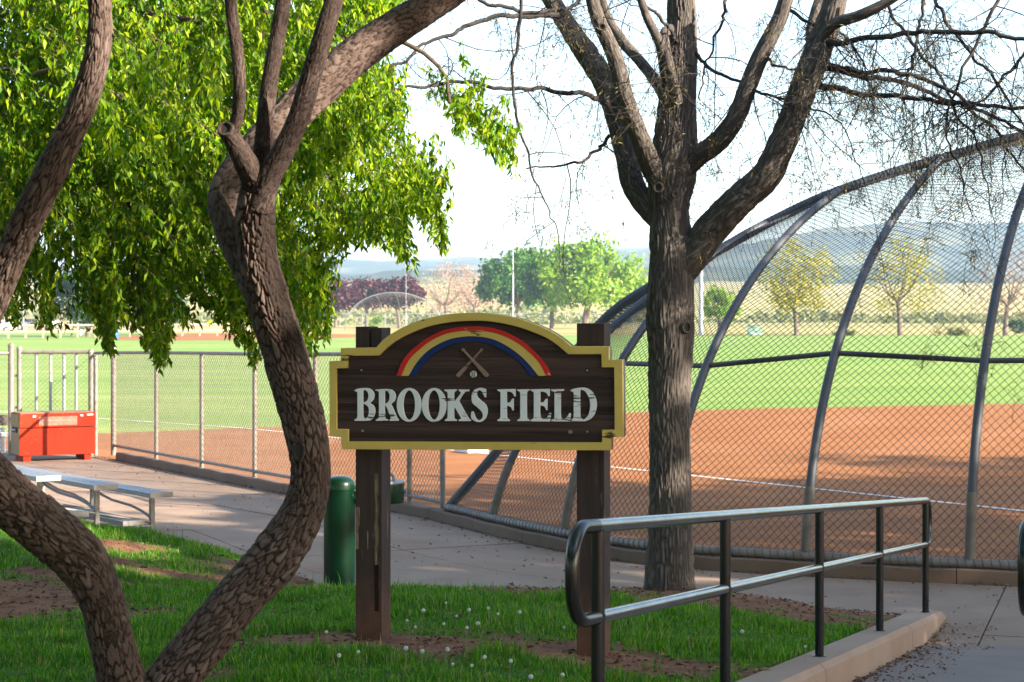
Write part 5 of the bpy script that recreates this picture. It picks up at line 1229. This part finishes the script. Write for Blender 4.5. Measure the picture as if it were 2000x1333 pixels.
poly = [(-480, -560), (700, -520), (800, -60), (850, 60), (885, 130), (905, 200), (935, 250), (975, 290), (1016, 350), (990, 320), (925, 290), (880, 300), (845, 350), (850, 430), (874, 500), (850, 480), (800, 420), (765, 400), (780, 470), (812, 528), (780, 510), (735, 470), (690, 470), (650, 480), (625, 530), (628, 600), (645, 665), (610, 660), (600, 735), (565, 720), (540, 690), (510, 715), (480, 690), (430, 640), (390, 630), (345, 640), (318, 720), (295, 690), (270, 640), (235, 620), (212, 690), (190, 640), (165, 570), (135, 520), (110, 500), (128, 570), (125, 640), (95, 655), (85, 600), (45, 560), (20, 640), (-30, 650), (-120, 620), (-480, 640)]
poly = np.array(poly, float)
def inside(x, y):
    c = np.zeros(x.shape, bool)
    for (x0, y0), (x1, y1) in zip(poly, np.roll(poly, -1, axis=0)):
        m = ((y0 > y) != (y1 > y)) & (x < (x1 - x0) * (y - y0) / ((y1 - y0) if y1 != y0 else 1e-9) + x0); c ^= m
    return c
NT = 60000
tx = -480 + 1520 * rng.random(NT); ty = -560 + 1320 * rng.random(NT)
den = fbm(tx / 120, ty / 120, s=81, o=3)
k = inside(tx, ty) & (den + rng.normal(0, 0.06, NT) > 0.43 - 0.16 * np.clip((620 - tx) / 150, 0, 1) * np.clip((470 - ty) / 120, 0, 1))
outw = (tx < -60) | (ty < -60); k &= ~(outw & (rng.random(NT) > 0.35))
for hx, hy, hr in ((690, 402, 34), (800, 440, 20), (655, 545, 28), (585, 525, 18), (775, 345, 22), (240, 560, 24), (240, 360, 10)):
    k &= np.hypot(tx - hx, (ty - hy)) > hr
k &= ~((tx < 140) & (ty > 520) & (rng.random(NT) > 0.7)); k &= ~((tx > 790) & (rng.random(NT) > 0.75))
tx, ty = tx[k], ty[k]; NTW = min(7600, len(tx)); tx, ty = tx[:NTW], ty[:NTW]
depth = 12.4 + 4.9 * rng.random(NTW); depth -= 1.6 * ((np.hypot((tx - 290) / 140, (ty - 250) / 110) < 1) & (rng.random(NTW) < 0.4))
# hanging sprays that break the lower outline
sprays = [((600, 520), (641, 668), 22, 8), ((575, 560), (598, 730), 26, 14), ((615, 560), (618, 700), 22, 14), ((545, 560), (560, 700), 18, 16), ((490, 580), (505, 715), 18, 14), ((440, 560), (450, 660), 16, 14), ((300, 600), (316, 720), 20, 9), ((205, 560), (214, 690), 16, 7), ((255, 560), (262, 650), 12, 8), ((60, 460), (112, 648), 26, 14), ((15, 500), (32, 640), 22, 14), ((112, 470), (84, 652), 26, 13), ((840, 380), (872, 503), 16, 7), ((770, 400), (812, 528), 16, 7), ((930, 230), (1014, 354), 18, 6), ((690, 420), (705, 500), 14, 14), ((640, 440), (655, 560), 14, 9)]
ex, ey = [], []
for (a_, b_, n_, j_) in sprays:
    f_ = rng.random(n_); ex += list(a_[0] + (b_[0] - a_[0]) * f_ + rng.normal(0, j_ * 0.6, n_)); ey += list(a_[1] + (b_[1] - a_[1]) * f_)
tx = np.concatenate([tx, ex]); ty = np.concatenate([ty, ey]); depth = np.concatenate([depth, 12.6 + 1.6 * rng.random(len(ex))]); NTW = len(tx)
lc, ld, ln_, twc = [], [], [], []
for x_, y_, d_ in zip(tx, ty, depth):
    tip_ = np.array(P(x_, y_, d_)); L_ = 0.22 + 0.33 * rng.random(); a_ = rng.random() * 6.28
    sx_ = 0.5 * math.cos(a_) - 0.25; sy_ = 0.5 * math.sin(a_)
    n_ = 9; tt = np.linspace(0, 1, n_); st_ = tip_ + np.array([sx_ * L_, sy_ * L_, L_ * 0.8])
    q = st_ + (tip_ - st_) * tt[:, None] + np.array([0, 0, 1]) * (np.sin(tt * math.pi / 2) * (1 - tt) * L_ * 0.35)[:, None]
    twc.append(np.concatenate([q, np.linspace(0.0028, 0.001, n_)[:, None]], 1))
    m_ = int(20 + 18 * rng.random()); s_ = rng.random(m_) ** 0.8
    bp = np.stack([np.interp(s_, tt, q[:, j]) for j in range(3)], 1)
    dr = rng.normal(0, 0.55, (m_, 3)) + np.array([0, 0, -0.85]) + (tip_ - st_) / L_ * 0.3
    lc.append(bp + rng.normal(0, 0.012, (m_, 3))); ld.append(dr)
lc, ld = np.concatenate(lc), np.concatenate(ld)
LL = 0.034 + 0.05 * rng.random(len(lc)) ** 0.9; nr = rng.normal(0, 0.7, lc.shape) + np.array([0.35, -0.5, 0.35])
o = link('crown', leaf_mesh('crown', lc, ld, nr, LL, LL * (0.28 + 0.16 * rng.random(len(lc))), 0.2), MAT['leafC'], TC); o['kind'] = 'stuff'
o = link('twigs', poly_tubes('twigs', twc, 3), MAT['twigC'], TC); o['kind'] = 'stuff'
print('LEAVES', len(lc), NTW)

# ------------------------------------------------------------------ distant and off-frame trees
def crown_pts(c, rad, n, clumps=40, seed=0, flat=1.0, hollow=0.35):
    g = np.random.default_rng(seed); v = g.normal(0, 1, (clumps, 3)); v /= np.linalg.norm(v, axis=1, keepdims=True)
    rr_ = (hollow + (1 - hollow) * g.random(clumps) ** 0.5); cc = v * rr_[:, None] * np.array(rad); cc[:, 2] = np.maximum(cc[:, 2], -rad[2] * 0.75) * flat
    i = g.integers(0, clumps, n); sz = (0.16 + 0.16 * g.random(clumps)) * np.mean(rad)
    p = g.normal(0, 0.55, (n, 3)); p = cc[i] + p * sz[i][:, None]
    return p + np.array(c), g
def tree(name, base, h, rad, mat, label, group, n=2600, lsize=0.35, trunk_r=0.18, seed=0, clumps=42, bole=0.35, bmat='fartrunk', hollow=0.35, squat=1.0, cat='tree'):
    t = empty(name, tuple(base), label=label, cat=cat, group=group); b = np.array(base)
    cz_ = h - rad[2]; c = b + np.array([0, 0, cz_]); g = np.random.default_rng(seed + 5)
    top = b + np.array([0, 0, h * bole]); lean = g.normal(0, 0.03 * h, 3) * np.array([1, 1, 0])
    q = catmull([tuple(b - np.array([0, 0, 0.1])), tuple(b + (top - b) * 0.5 + lean * 0.3), tuple(top + lean)], 6)
    MB().tube(q, np.linspace(trunk_r * 1.25, trunk_r * 0.85, len(q)), 10).build('trunk', MAT[bmat], t, smooth=True)
    for k in range(7):
        a = 2 * math.pi * (k + g.random() * 0.6) / 7; e_ = c + np.array([math.cos(a) * rad[0] * 0.7, math.sin(a) * rad[1] * 0.7, rad[2] * (0.2 + 0.55 * g.random())])
        q2 = catmull([tuple(q[-1] - np.array([0, 0, 0.3])), tuple(q[-1] * 0.55 + e_ * 0.45 + np.array([0, 0, -0.08 * h])), tuple(e_)], 5)
        MB().tube(q2, np.linspace(trunk_r * 0.6, trunk_r * 0.08, len(q2)), 7).build('limb', MAT[bmat], t, smooth=True)
    p, g = crown_pts(c, rad, n, clumps, seed, hollow=hollow)
    d = g.normal(0, 1, p.shape) + np.array([0, 0, -0.3]); nn = g.normal(0, 0.6, p.shape) + (p - c) / np.array(rad) + np.array([0, 0, 0.5])
    s_ = lsize * (0.6 + 0.8 * g.random(len(p)))
    o = link('crown', leaf_mesh('crown', p, d, nn, s_, s_ * 0.75, 0.2), MAT[mat], t); o['kind'] = 'stuff'
    return t
def gb(px, py): return G(px, py)
S_ = lambda py: (py - HY) / CZ        # photo px per metre at ground row py
def ptree(name, px, py, top, halfw, mat, label, group, **kw):
    b = gb(px, py); s = F / b.y; h = (py - top) / s; rw = halfw / s
    return tree(name, b, h, (rw, rw, kw.pop('rz', 0.36) * h), mat, label, group, trunk_r=kw.pop('tr', 5) / s / 2, lsize=kw.pop('ls', 6.0) / s, **kw)
PG = 'purple-leaved trees by the far ball field'
ptree('plum_tree', 655, 641, 550, 46, 'plum', 'leftmost of the purple-leaved trees behind the far backstop', PG, seed=1, n=3400, tr=6, rz=0.29, bole=0.4)
ptree('plum_tree', 716, 640, 546, 44, 'plum', 'middle purple-leaved tree behind the far backstop', PG, seed=2, n=3400, tr=6, rz=0.29, bole=0.4)
ptree('plum_tree', 780, 641, 543, 50, 'plum', 'rightmost purple-leaved tree behind the far backstop', PG, seed=3, n=3400, tr=6, rz=0.29, bole=0.4)
BG = 'pale budding trees beyond the far field'
ptree('budding_tree', 873, 637, 515, 68, 'pinkbud', 'larger pale pinkish budding tree left of the green trees', BG, seed=4, n=2600, ls=3.2, tr=8, rz=0.42, clumps=90, hollow=0.2)
ptree('budding_tree', 930, 634, 530, 58, 'pinkbud', 'pale pinkish budding tree next to the dark green tree', BG, seed=5, n=1800, ls=3.2, tr=8, rz=0.42, clumps=80, hollow=0.2)
MG = 'green trees beyond the outfield'
ptree('maple_tree', 1012, 640, 490, 76, 'maple', 'dark green broad tree standing directly above the sign', MG, seed=6, n=5200, ls=8, tr=7, rz=0.36)
ptree('maple_tree', 1078, 643, 500, 60, 'maple', 'mid green tree between dark green and bright lime trees', MG, seed=7, n=4000, ls=8, tr=8, rz=0.33)
ptree('maple_tree', 1142, 644, 476, 104, 'lime', 'bright lime green tree just left of the grey trunk', MG, seed=8, n=6800, ls=8, tr=12, rz=0.36)
ptree('maple_tree', 1212, 642, 520, 52, 'lime', 'small lime green crown touching the backstop edge', MG, seed=9, n=2600, ls=8, tr=6, rz=0.33)
GG = 'young golden trees along the outfield edge'
ptree('golden_tree', 1556, 656, 468, 78, 'gold', 'golden green tree seen through the left backstop panel', GG, seed=10, n=3000, ls=5.5, tr=8, rz=0.40, clumps=110, hollow=0.15)
ptree('golden_tree', 1758, 656, 452, 84, 'gold', 'sparse golden tree seen through the middle backstop panel', GG, seed=11, n=1900, ls=5, tr=9, rz=0.42, clumps=110, hollow=0.15)
ptree('golden_tree', 1963, 656, 470, 70, 'pinkbud', 'nearly leafless young tree at the right edge beyond the backstop', GG, seed=12, n=700, ls=5, tr=9, rz=0.42, clumps=90, hollow=0.15)
ptree('lime_tree', 1405, 646, 560, 34, 'lime', 'short lime tree behind the white light pole', MG, seed=13, n=1400, ls=7, tr=6, rz=0.42)
ptree('evergreen_tree', 172, 658, 525, 78, 'dkgreen', 'dark evergreen tree beyond the field at far left', None, seed=14, n=4200, ls=8, tr=9, rz=0.42)
ptree('evergreen_tree', 315, 655, 560, 50, 'dkgreen', 'smaller dark tree half hidden by the hanging leaves', None, seed=24, n=2200, ls=8, tr=8, rz=0.42)
# shrubs
def shrub(px, py, w_, h_, mat, label, seed, n=500):
    b = gb(px, py); s = F / b.y; t = empty('shrub', tuple(b), label=label, cat='shrub', group='shrubs beyond the fields')
    p, g = crown_pts(np.array(b) + np.array([0, 0, h_ / s * 0.45]), (w_ / s / 2, w_ / s / 2, h_ / s * 0.5), n, 16, seed); p[:, 2] = np.maximum(p[:, 2], 0.02)
    o = link('foliage', leaf_mesh('foliage', p, g.normal(0, 1, p.shape), g.normal(0, 1, p.shape) + np.array([0, 0, 0.6]), 5.0 / s, 3.6 / s), MAT[mat], t); o['kind'] = 'stuff'
    q = np.array(b); MB().tube([tuple(q - np.array([0, 0, .05])), tuple(q + np.array([0.02, 0, h_ / s * 0.5]))], 0.05, 6).build('stem', MAT['fartrunk'], t)
shrub(735, 643, 30, 26, 'lime', 'small bright green shrub between the purple tree trunks', 31)
shrub(82, 650, 36, 30, 'shrub', 'brownish shrub behind the timber rail fence at far left', 32)
shrub(1860, 656, 70, 12, 'shrub', 'low weeds along the outfield edge left of the right pipe', 33)
shrub(1650, 656, 40, 9, 'shrub', 'low weeds at the foot of the golden tree', 34)
shrub(1985, 652, 40, 26, 'dkgreen', 'dark low shrub at the right edge beyond the outfield', 35)
# hedgerow strips running across the meadow: nobody could count the bushes
hp = []
for (x0, x1, y0_, n_, hh_) in ((-70, 240, 372, 14000, 1.4), (-240, 20, 440, 4000, 1.2)):
    x_ = x0 + (x1 - x0) * rng.random(n_); y_ = y0_ + rng.normal(0, 6, n_) + 10 * np.sin(x_ / 40); g_ = fbm(x_ / 14, y_ / 30, s=91) ; kk = rng.random(n_) < (g_ - 0.25) * 2.4
    z_ = meadow_z(x_, y_) + hh_ * rng.random(n_) ** 1.3 * g_ * 1.5; hp.append(np.stack([x_, y_, z_], 1)[kk])
hp = np.concatenate(hp); sz_ = hp[:, 1] / F * 9
o = link('hedgerows', leaf_mesh('hedgerows', hp, rng.normal(0, 1, hp.shape), rng.normal(0, 1, hp.shape) + np.array([0, -0.3, .6]), sz_ * 1.3, sz_, 0.2), MAT['shrub'])
tag(o, 'green bushy strips growing across the dry meadow', 'hedgerow', kind='stuff')
# shade trees behind and to the right of the camera: they keep the foreground out of the sun
for k, (x_, y_, h_, r_) in enumerate(((11.5, -3.5, 9.2, 4.0), (13.5, 3.5, 9.0, 3.9), (17.5, 9.5, 9.6, 4.0), (22.5, 13.0, 9.8, 4.2), (27.5, 17.0, 9.6, 4.0), (33, 20.5, 9.4, 4.2), (7.0, -9.0, 8.6, 3.8), (20, 0, 11.0, 4.4), (-1.5, -5.5, 8.5, 4.0), (-8.5, -2.0, 8.5, 4.0), (-10.5, 6.5, 8.0, 3.6))):  # last three are unseen, added to block sky light
    tree('shade_tree', (x_, y_, -0.05), h_ + (1.3 if k < 8 else 0), (r_, r_, 3.2), 'maple', 'broad leafy shade tree standing right of the ball field entrance' if k < 8 else 'unseen leafy tree added around the viewer to block sky light', 'shade trees right of the entrance' if k < 8 else 'unseen trees added to block sky light', n=3900 if k < 8 else 5000, lsize=0.42, trunk_r=0.2, seed=100 + k, clumps=80, bole=0.4, bmat='twigC')


# ------------------------------------------------------------------ poles, far backstop, rail fence, cars
def pole(px, py, top, wpx, label, head=True):
    b = gb(px, py); s = F / b.y; h = (py - top) / s; t = empty('light_pole', tuple(b), label=label, cat='light pole', group='field light poles')
    r_ = wpx / s / 2; MB().tube([tuple(b), tuple(b + Vector((0, 0, h * 0.16))), tuple(b + Vector((0, 0, h * 0.165))), tuple(b + Vector((0, 0, h)))], [r_, r_ * 0.9, r_ * 0.55, r_ * 0.28], 12).build('pole', MAT['polegrey'], t, smooth=True)
    if head:
        MB().box(b + Vector((0, 0, h)), (2.6, 0.12, 0.12)).build('crossarm', MAT['galv'], t)
        for x_ in (-1.1, -0.4, 0.4, 1.1): MB().lathe([(0.1, -0.3), (0.26, -0.28), (0.2, 0.0), (0.08, 0.08)], tuple(b + Vector((x_, 0, h - 0.1))), 10).build('lamp', MAT['galv'], t, smooth=True)
pole(1369, 654, -120, 9, 'white field light pole just right of the grey trunk')
pole(1002, 648, -60, 3, 'thin tall light pole rising above the dark green tree')
pole(793, 646, 455, 1.6, 'short thin pole above the purple trees')
pole(46, 650, 545, 3, 'slim street lamp pole at far left')
pole(157, 657, 480, 8, 'pale pole standing at the far end of the timber fence')
# far backstop dome
fb = gb(770, 646); sfb = F / fb.y
fbo = empty('far_backstop', tuple(fb), label='distant arched chain-link backstop in front of the purple trees', cat='backstop')
Wd, Hd = 95 / sfb, 74 / sfb
arcp = [fb + Vector((Wd * math.cos(a), -1.0, Hd * math.sin(a) ** 0.85)) for a in np.linspace(math.pi, 0, 24)]
MB().tube(arcp, 0.9 / sfb, 8).build('front_arch', MAT['farpipe'], fbo, smooth=True)
farribs = []
for k in np.linspace(0.12, 0.88, 7):
    a = math.pi * (1 - k); T = fb + Vector((Wd * math.cos(a), -1.0, Hd * math.sin(a) ** 0.85)); B = fb + Vector((Wd * 0.98 * math.cos(a) * 1.0 + 0.6, 5.5 * math.sin(a), 0))
    q = catmull([tuple(B), tuple(B.lerp(T, 0.25) + Vector((0, 1.2, Hd * 0.22))), tuple(B.lerp(T, 0.62) + Vector((0, 1.0, Hd * 0.24))), tuple(T)], 5); farribs.append(q)
    MB().tube(q, 0.65 / sfb, 6).build('rib', MAT['farpipe'], fbo, smooth=True)
for ra, rb in zip(farribs[:-1], farribs[1:]):
    def S(a, b, ra=ra, rb=rb): return rib_at(ra, b) * (1 - a[..., None]) + rib_at(rb, b) * a[..., None]
    o = link('wire_mesh', chain_mesh('wire_mesh', S, 10, 26, 0.012), MAT['wireL'], fbo); o['kind'] = 'stuff'
# far chain-link fence beyond the second field
ff_ = empty('outfield_fence', tuple(gb(860, 640)), label='distant thin wire fence below the purple and pale trees', cat='fence')
for px in range(620, 1240, 44):
    b = gb(px, 641); MB().tube([tuple(b), tuple(b + Vector((0, 0, 2.0)))], 0.06, 6).build('post', MAT['galv'], ff_)
a, b = gb(620, 641), gb(1240, 641); MB().tube([tuple(a + Vector((0, 0, 2.0))), tuple(b + Vector((0, 0, 2.0)))], 0.05, 6).build('top_rail', MAT['galv'], ff_)
# timber rail fence at far left
rf_ = empty('timber_fence', tuple(gb(60, 661)), label='pale timber post-and-rail fence across the far left', cat='fence')
pxs = list(range(-120, 560, 34))
for px in pxs:
    b = gb(px, 661 - (px - 60) * 0.012); MB().box(b + Vector((0, 0, 0.65)), (0.16, 0.16, 1.3)).build('post', MAT['farwood'], rf_)
for p0_, p1_ in zip(pxs[:-1], pxs[1:]):
    a, b = gb(p0_, 661 - (p0_ - 60) * 0.012), gb(p1_, 661 - (p1_ - 60) * 0.012)
    for z in (0.55, 1.1): MB().tube([tuple(a + Vector((0, -0.1, z))), tuple(b + Vector((0, -0.1, z)))], 0.085, 5).build('rail', MAT['farwood'], rf_)
# blue barrel
bb2 = gb(222, 662); br_ = empty('barrel', tuple(bb2), label='bright blue barrel on the far infield edge under the leaves', cat='barrel')
MB().lathe([(0.36, 0), (0.40, 0.02), (0.40, 0.3), (0.42, 0.33), (0.40, 0.36), (0.40, 0.62), (0.42, 0.65), (0.40, 0.68), (0.39, 0.95), (0.34, 0.98)], tuple(bb2), 20).build('drum', simple('blue_plastic', (0.02, 0.12, 0.38), (0.03, 0.16, 0.45), 4, 0.4), br_, smooth=True)
MB().lathe([(0.41, 0.96), (0.41, 1.0), (0.2, 1.04)], tuple(bb2), 20).build('rim', MAT['black'], br_, smooth=True)
# low green box in the meadow edge
gbx = gb(1474, 655); ub = empty('utility_box', tuple(gbx), label='pale green utility box at the outfield edge', cat='utility box')
MB().box(gbx + Vector((0, 0, 0.45)), (1.3, 0.9, 0.9)).build('cabinet', simple('pale_green_paint', (0.36, 0.52, 0.42), (0.42, 0.58, 0.48), 5, 0.6), ub, bevel=0.04)
MB().box(gbx + Vector((0, 0, 0.93)), (1.4, 1.0, 0.07)).build('cover', MAT['galv'], ub, bevel=0.02)
# parked cars
def car(px, py, col, label, rz=0.0):
    b = gb(px, py) ; t = empty('parked_car', tuple(b), rz, label=label, cat='car', group='cars parked beyond the timber fence')
    prof = [(-2.1, 0.35), (-2.15, 0.75), (-1.95, 0.92), (-1.35, 0.98), (-0.75, 1.42), (0.65, 1.45), (1.35, 1.02), (2.05, 0.88), (2.15, 0.55), (2.1, 0.35)]
    n = len(prof); V = []; 
    for y in (-0.85, 0.85): V += [(x, y * (0.86 if z > 1.1 else 1.0), z) for x, z in prof]
    mb = MB().add(V, [(i, (i + 1) % n, n + (i + 1) % n, n + i) for i in range(n)] + [tuple(range(n - 1, -1, -1)), tuple(range(n, 2 * n))])
    m = simple('car_paint', col, None, rough=0.25, spec=0.6)
    link('body', mb.mesh('body', bevel=0.05), m, t, loc=(0, 0, 0))
    for y in (-0.86, 0.86):
        link('side_window', MB().add([(-1.15, y * 0.985, 1.02), (0.05, y * 0.985, 1.04), (0.05, y * 0.90, 1.38), (-0.72, y * 0.90, 1.36)], [(0, 1, 2, 3)]).mesh('side_window'), MAT['black'], t, loc=(0, 0, 0))
        link('side_window', MB().add([(0.12, y * 0.985, 1.04), (1.15, y * 0.985, 1.04), (0.62, y * 0.90, 1.38), (0.12, y * 0.90, 1.38)], [(0, 1, 2, 3)]).mesh('side_window'), MAT['black'], t, loc=(0, 0, 0))
    for x in (-1.35, 1.35):
        for y in (-0.84, 0.84):
            V = [(x + 0.33 * math.cos(a), y + s * 0.1, 0.33 + 0.33 * math.sin(a)) for s in (-1, 1) for a in np.linspace(0, 2 * math.pi, 16, endpoint=False)]
            w_ = link('wheel', MB().add(V, [(k, (k + 1) % 16, 16 + (k + 1) % 16, 16 + k) for k in range(16)] + [tuple(range(15, -1, -1)), tuple(range(16, 32))]).mesh('wheel'), MAT['black'], t, loc=(0, 0, 0))
            V = [(x + 0.2 * math.cos(a), y + math.copysign(0.105, y), 0.33 + 0.2 * math.sin(a)) for a in np.linspace(0, 2 * math.pi, 12, endpoint=False)]
            link('rim', MB().add(V, [tuple(range(12))]).mesh('rim'), MAT['galv'], w_, loc=(0, 0, 0))
car(-8, 650, (0.75, 0.75, 0.75), 'white car parked at the far left edge of the picture')
car(92, 643, (0.7, 0.71, 0.72), 'second white car beyond the timber fence', 0.2)
car(62, 645, (0.10, 0.11, 0.13), 'dark car between the two white cars', 0.1)

# ------------------------------------------------------------------ dandelion clocks
def dandelion():
    t = empty('dandelion', (0, 0, 0)); h_ = 0.13
    st = MB().tube([(0, 0, -0.01), (0.004, 0, h_ * 0.5), (0.0, 0.003, h_)], [0.0028, 0.0024, 0.002], 6)
    link('stem', st.mesh('stem', smooth=True), MAT['stem'], t, loc=(0, 0, 0))
    n = 130; k = np.arange(n); ph = np.arccos(1 - 2 * (k + .5) / n); th = k * 2.39996; v = np.stack([np.sin(ph) * np.cos(th), np.sin(ph) * np.sin(th), np.cos(ph)], 1)
    c = np.array([0, 0.003, h_ + 0.004]); e_ = c + v * 0.0105
    a = np.cross(v, [0.3, 0.5, 0.8]); a /= np.linalg.norm(a, axis=1, keepdims=True)
    me = leaf_mesh('seed_head', e_ - a * 0.003, a, v, 0.006, 0.0035, 0.3)
    link('seed_head', me, MAT['puff'], t, loc=(0, 0, 0))['kind'] = 'stuff'
    link('seed_core', segs_mesh('seed_core', np.repeat(c[None], n, 0), e_, 0.0004), MAT['puff'], t, loc=(0, 0, 0))['kind'] = 'stuff'
    return t
dpx = [(869, 1164), (893, 1186), (919, 1188), (954, 1180), (978, 1186), (1013, 1191), (1107, 1211), (800, 1198), (812, 1207), (825, 1191), (871, 1203), (909, 1212), (940, 1213), (636, 1222), (655, 1270), (887, 1277), (920, 1281), (949, 1274), (994, 1281), (1095, 1304), (792, 1265), (826, 1265), (866, 1263), (1573, 1250), (621, 1323), (1043, 1315), (702, 1257), (1455, 1232)]
proto = dandelion(); first = True
for k, (px, py) in enumerate(sorted(dpx)):
    Y = 9.0
    for _ in range(12):
        x_ = (px - 1000) / F * Y; Y = (CZ - bz(x_, Y) - 0.13) * F / (py - HY)
    x_ = (px - 1000) / F * Y
    o = proto if first else copy_tree(proto); first = False
    o.location = (x_, Y, bz(x_, Y)); o.rotation_euler = (random.uniform(-.15, .15), random.uniform(-.15, .15), random.random() * 6); s_ = random.uniform(0.62, 0.95); o.scale = (s_, s_, s_)
    row = 0 if py < 1235 else (1 if py < 1290 else 2); same = [q for q in sorted(dpx) if (0 if q[1] < 1235 else (1 if q[1] < 1290 else 2)) == row]
    ordn = ('first', 'second', 'third', 'fourth', 'fifth', 'sixth', 'seventh', 'eighth', 'ninth', 'tenth', 'eleventh', 'twelfth', 'thirteenth', 'fourteenth', 'fifteenth', 'sixteenth', 'seventeenth', 'eighteenth', 'nineteenth')[same.index((px, py))]
    tag(o, ordn + ' dandelion clock from the left ' + ('in the grass behind the sign', 'along the bare soil at the sign posts', 'in the nearest grass in front of the sign')[row], 'dandelion', 'dandelion clocks in the grass')

# ------------------------------------------------------------------ haze
hz_top = float(Z3.max()) + 3
hz = MB().box((0, 1700, (hz_top - 2) / 2), (9000, 4400, hz_top + 2)).mesh('haze')
hm = bpy.data.materials.new('haze_air'); hm.use_nodes = True; ht = hm.node_tree; ht.nodes.clear()
pv = ht.nodes.new('ShaderNodeVolumePrincipled'); pv.inputs['Color'].default_value = (0.60, 0.80, 1.0, 1); pv.inputs['Density'].default_value = 0.0003; pv.inputs['Anisotropy'].default_value = 0.2
ho_ = ht.nodes.new('ShaderNodeOutputMaterial'); ht.links.new(pv.outputs[0], ho_.inputs['Volume'])
HAZE = link('haze', hz, hm); tag(HAZE, 'thin bluish air over the far meadow and hills', 'haze', kind='stuff')
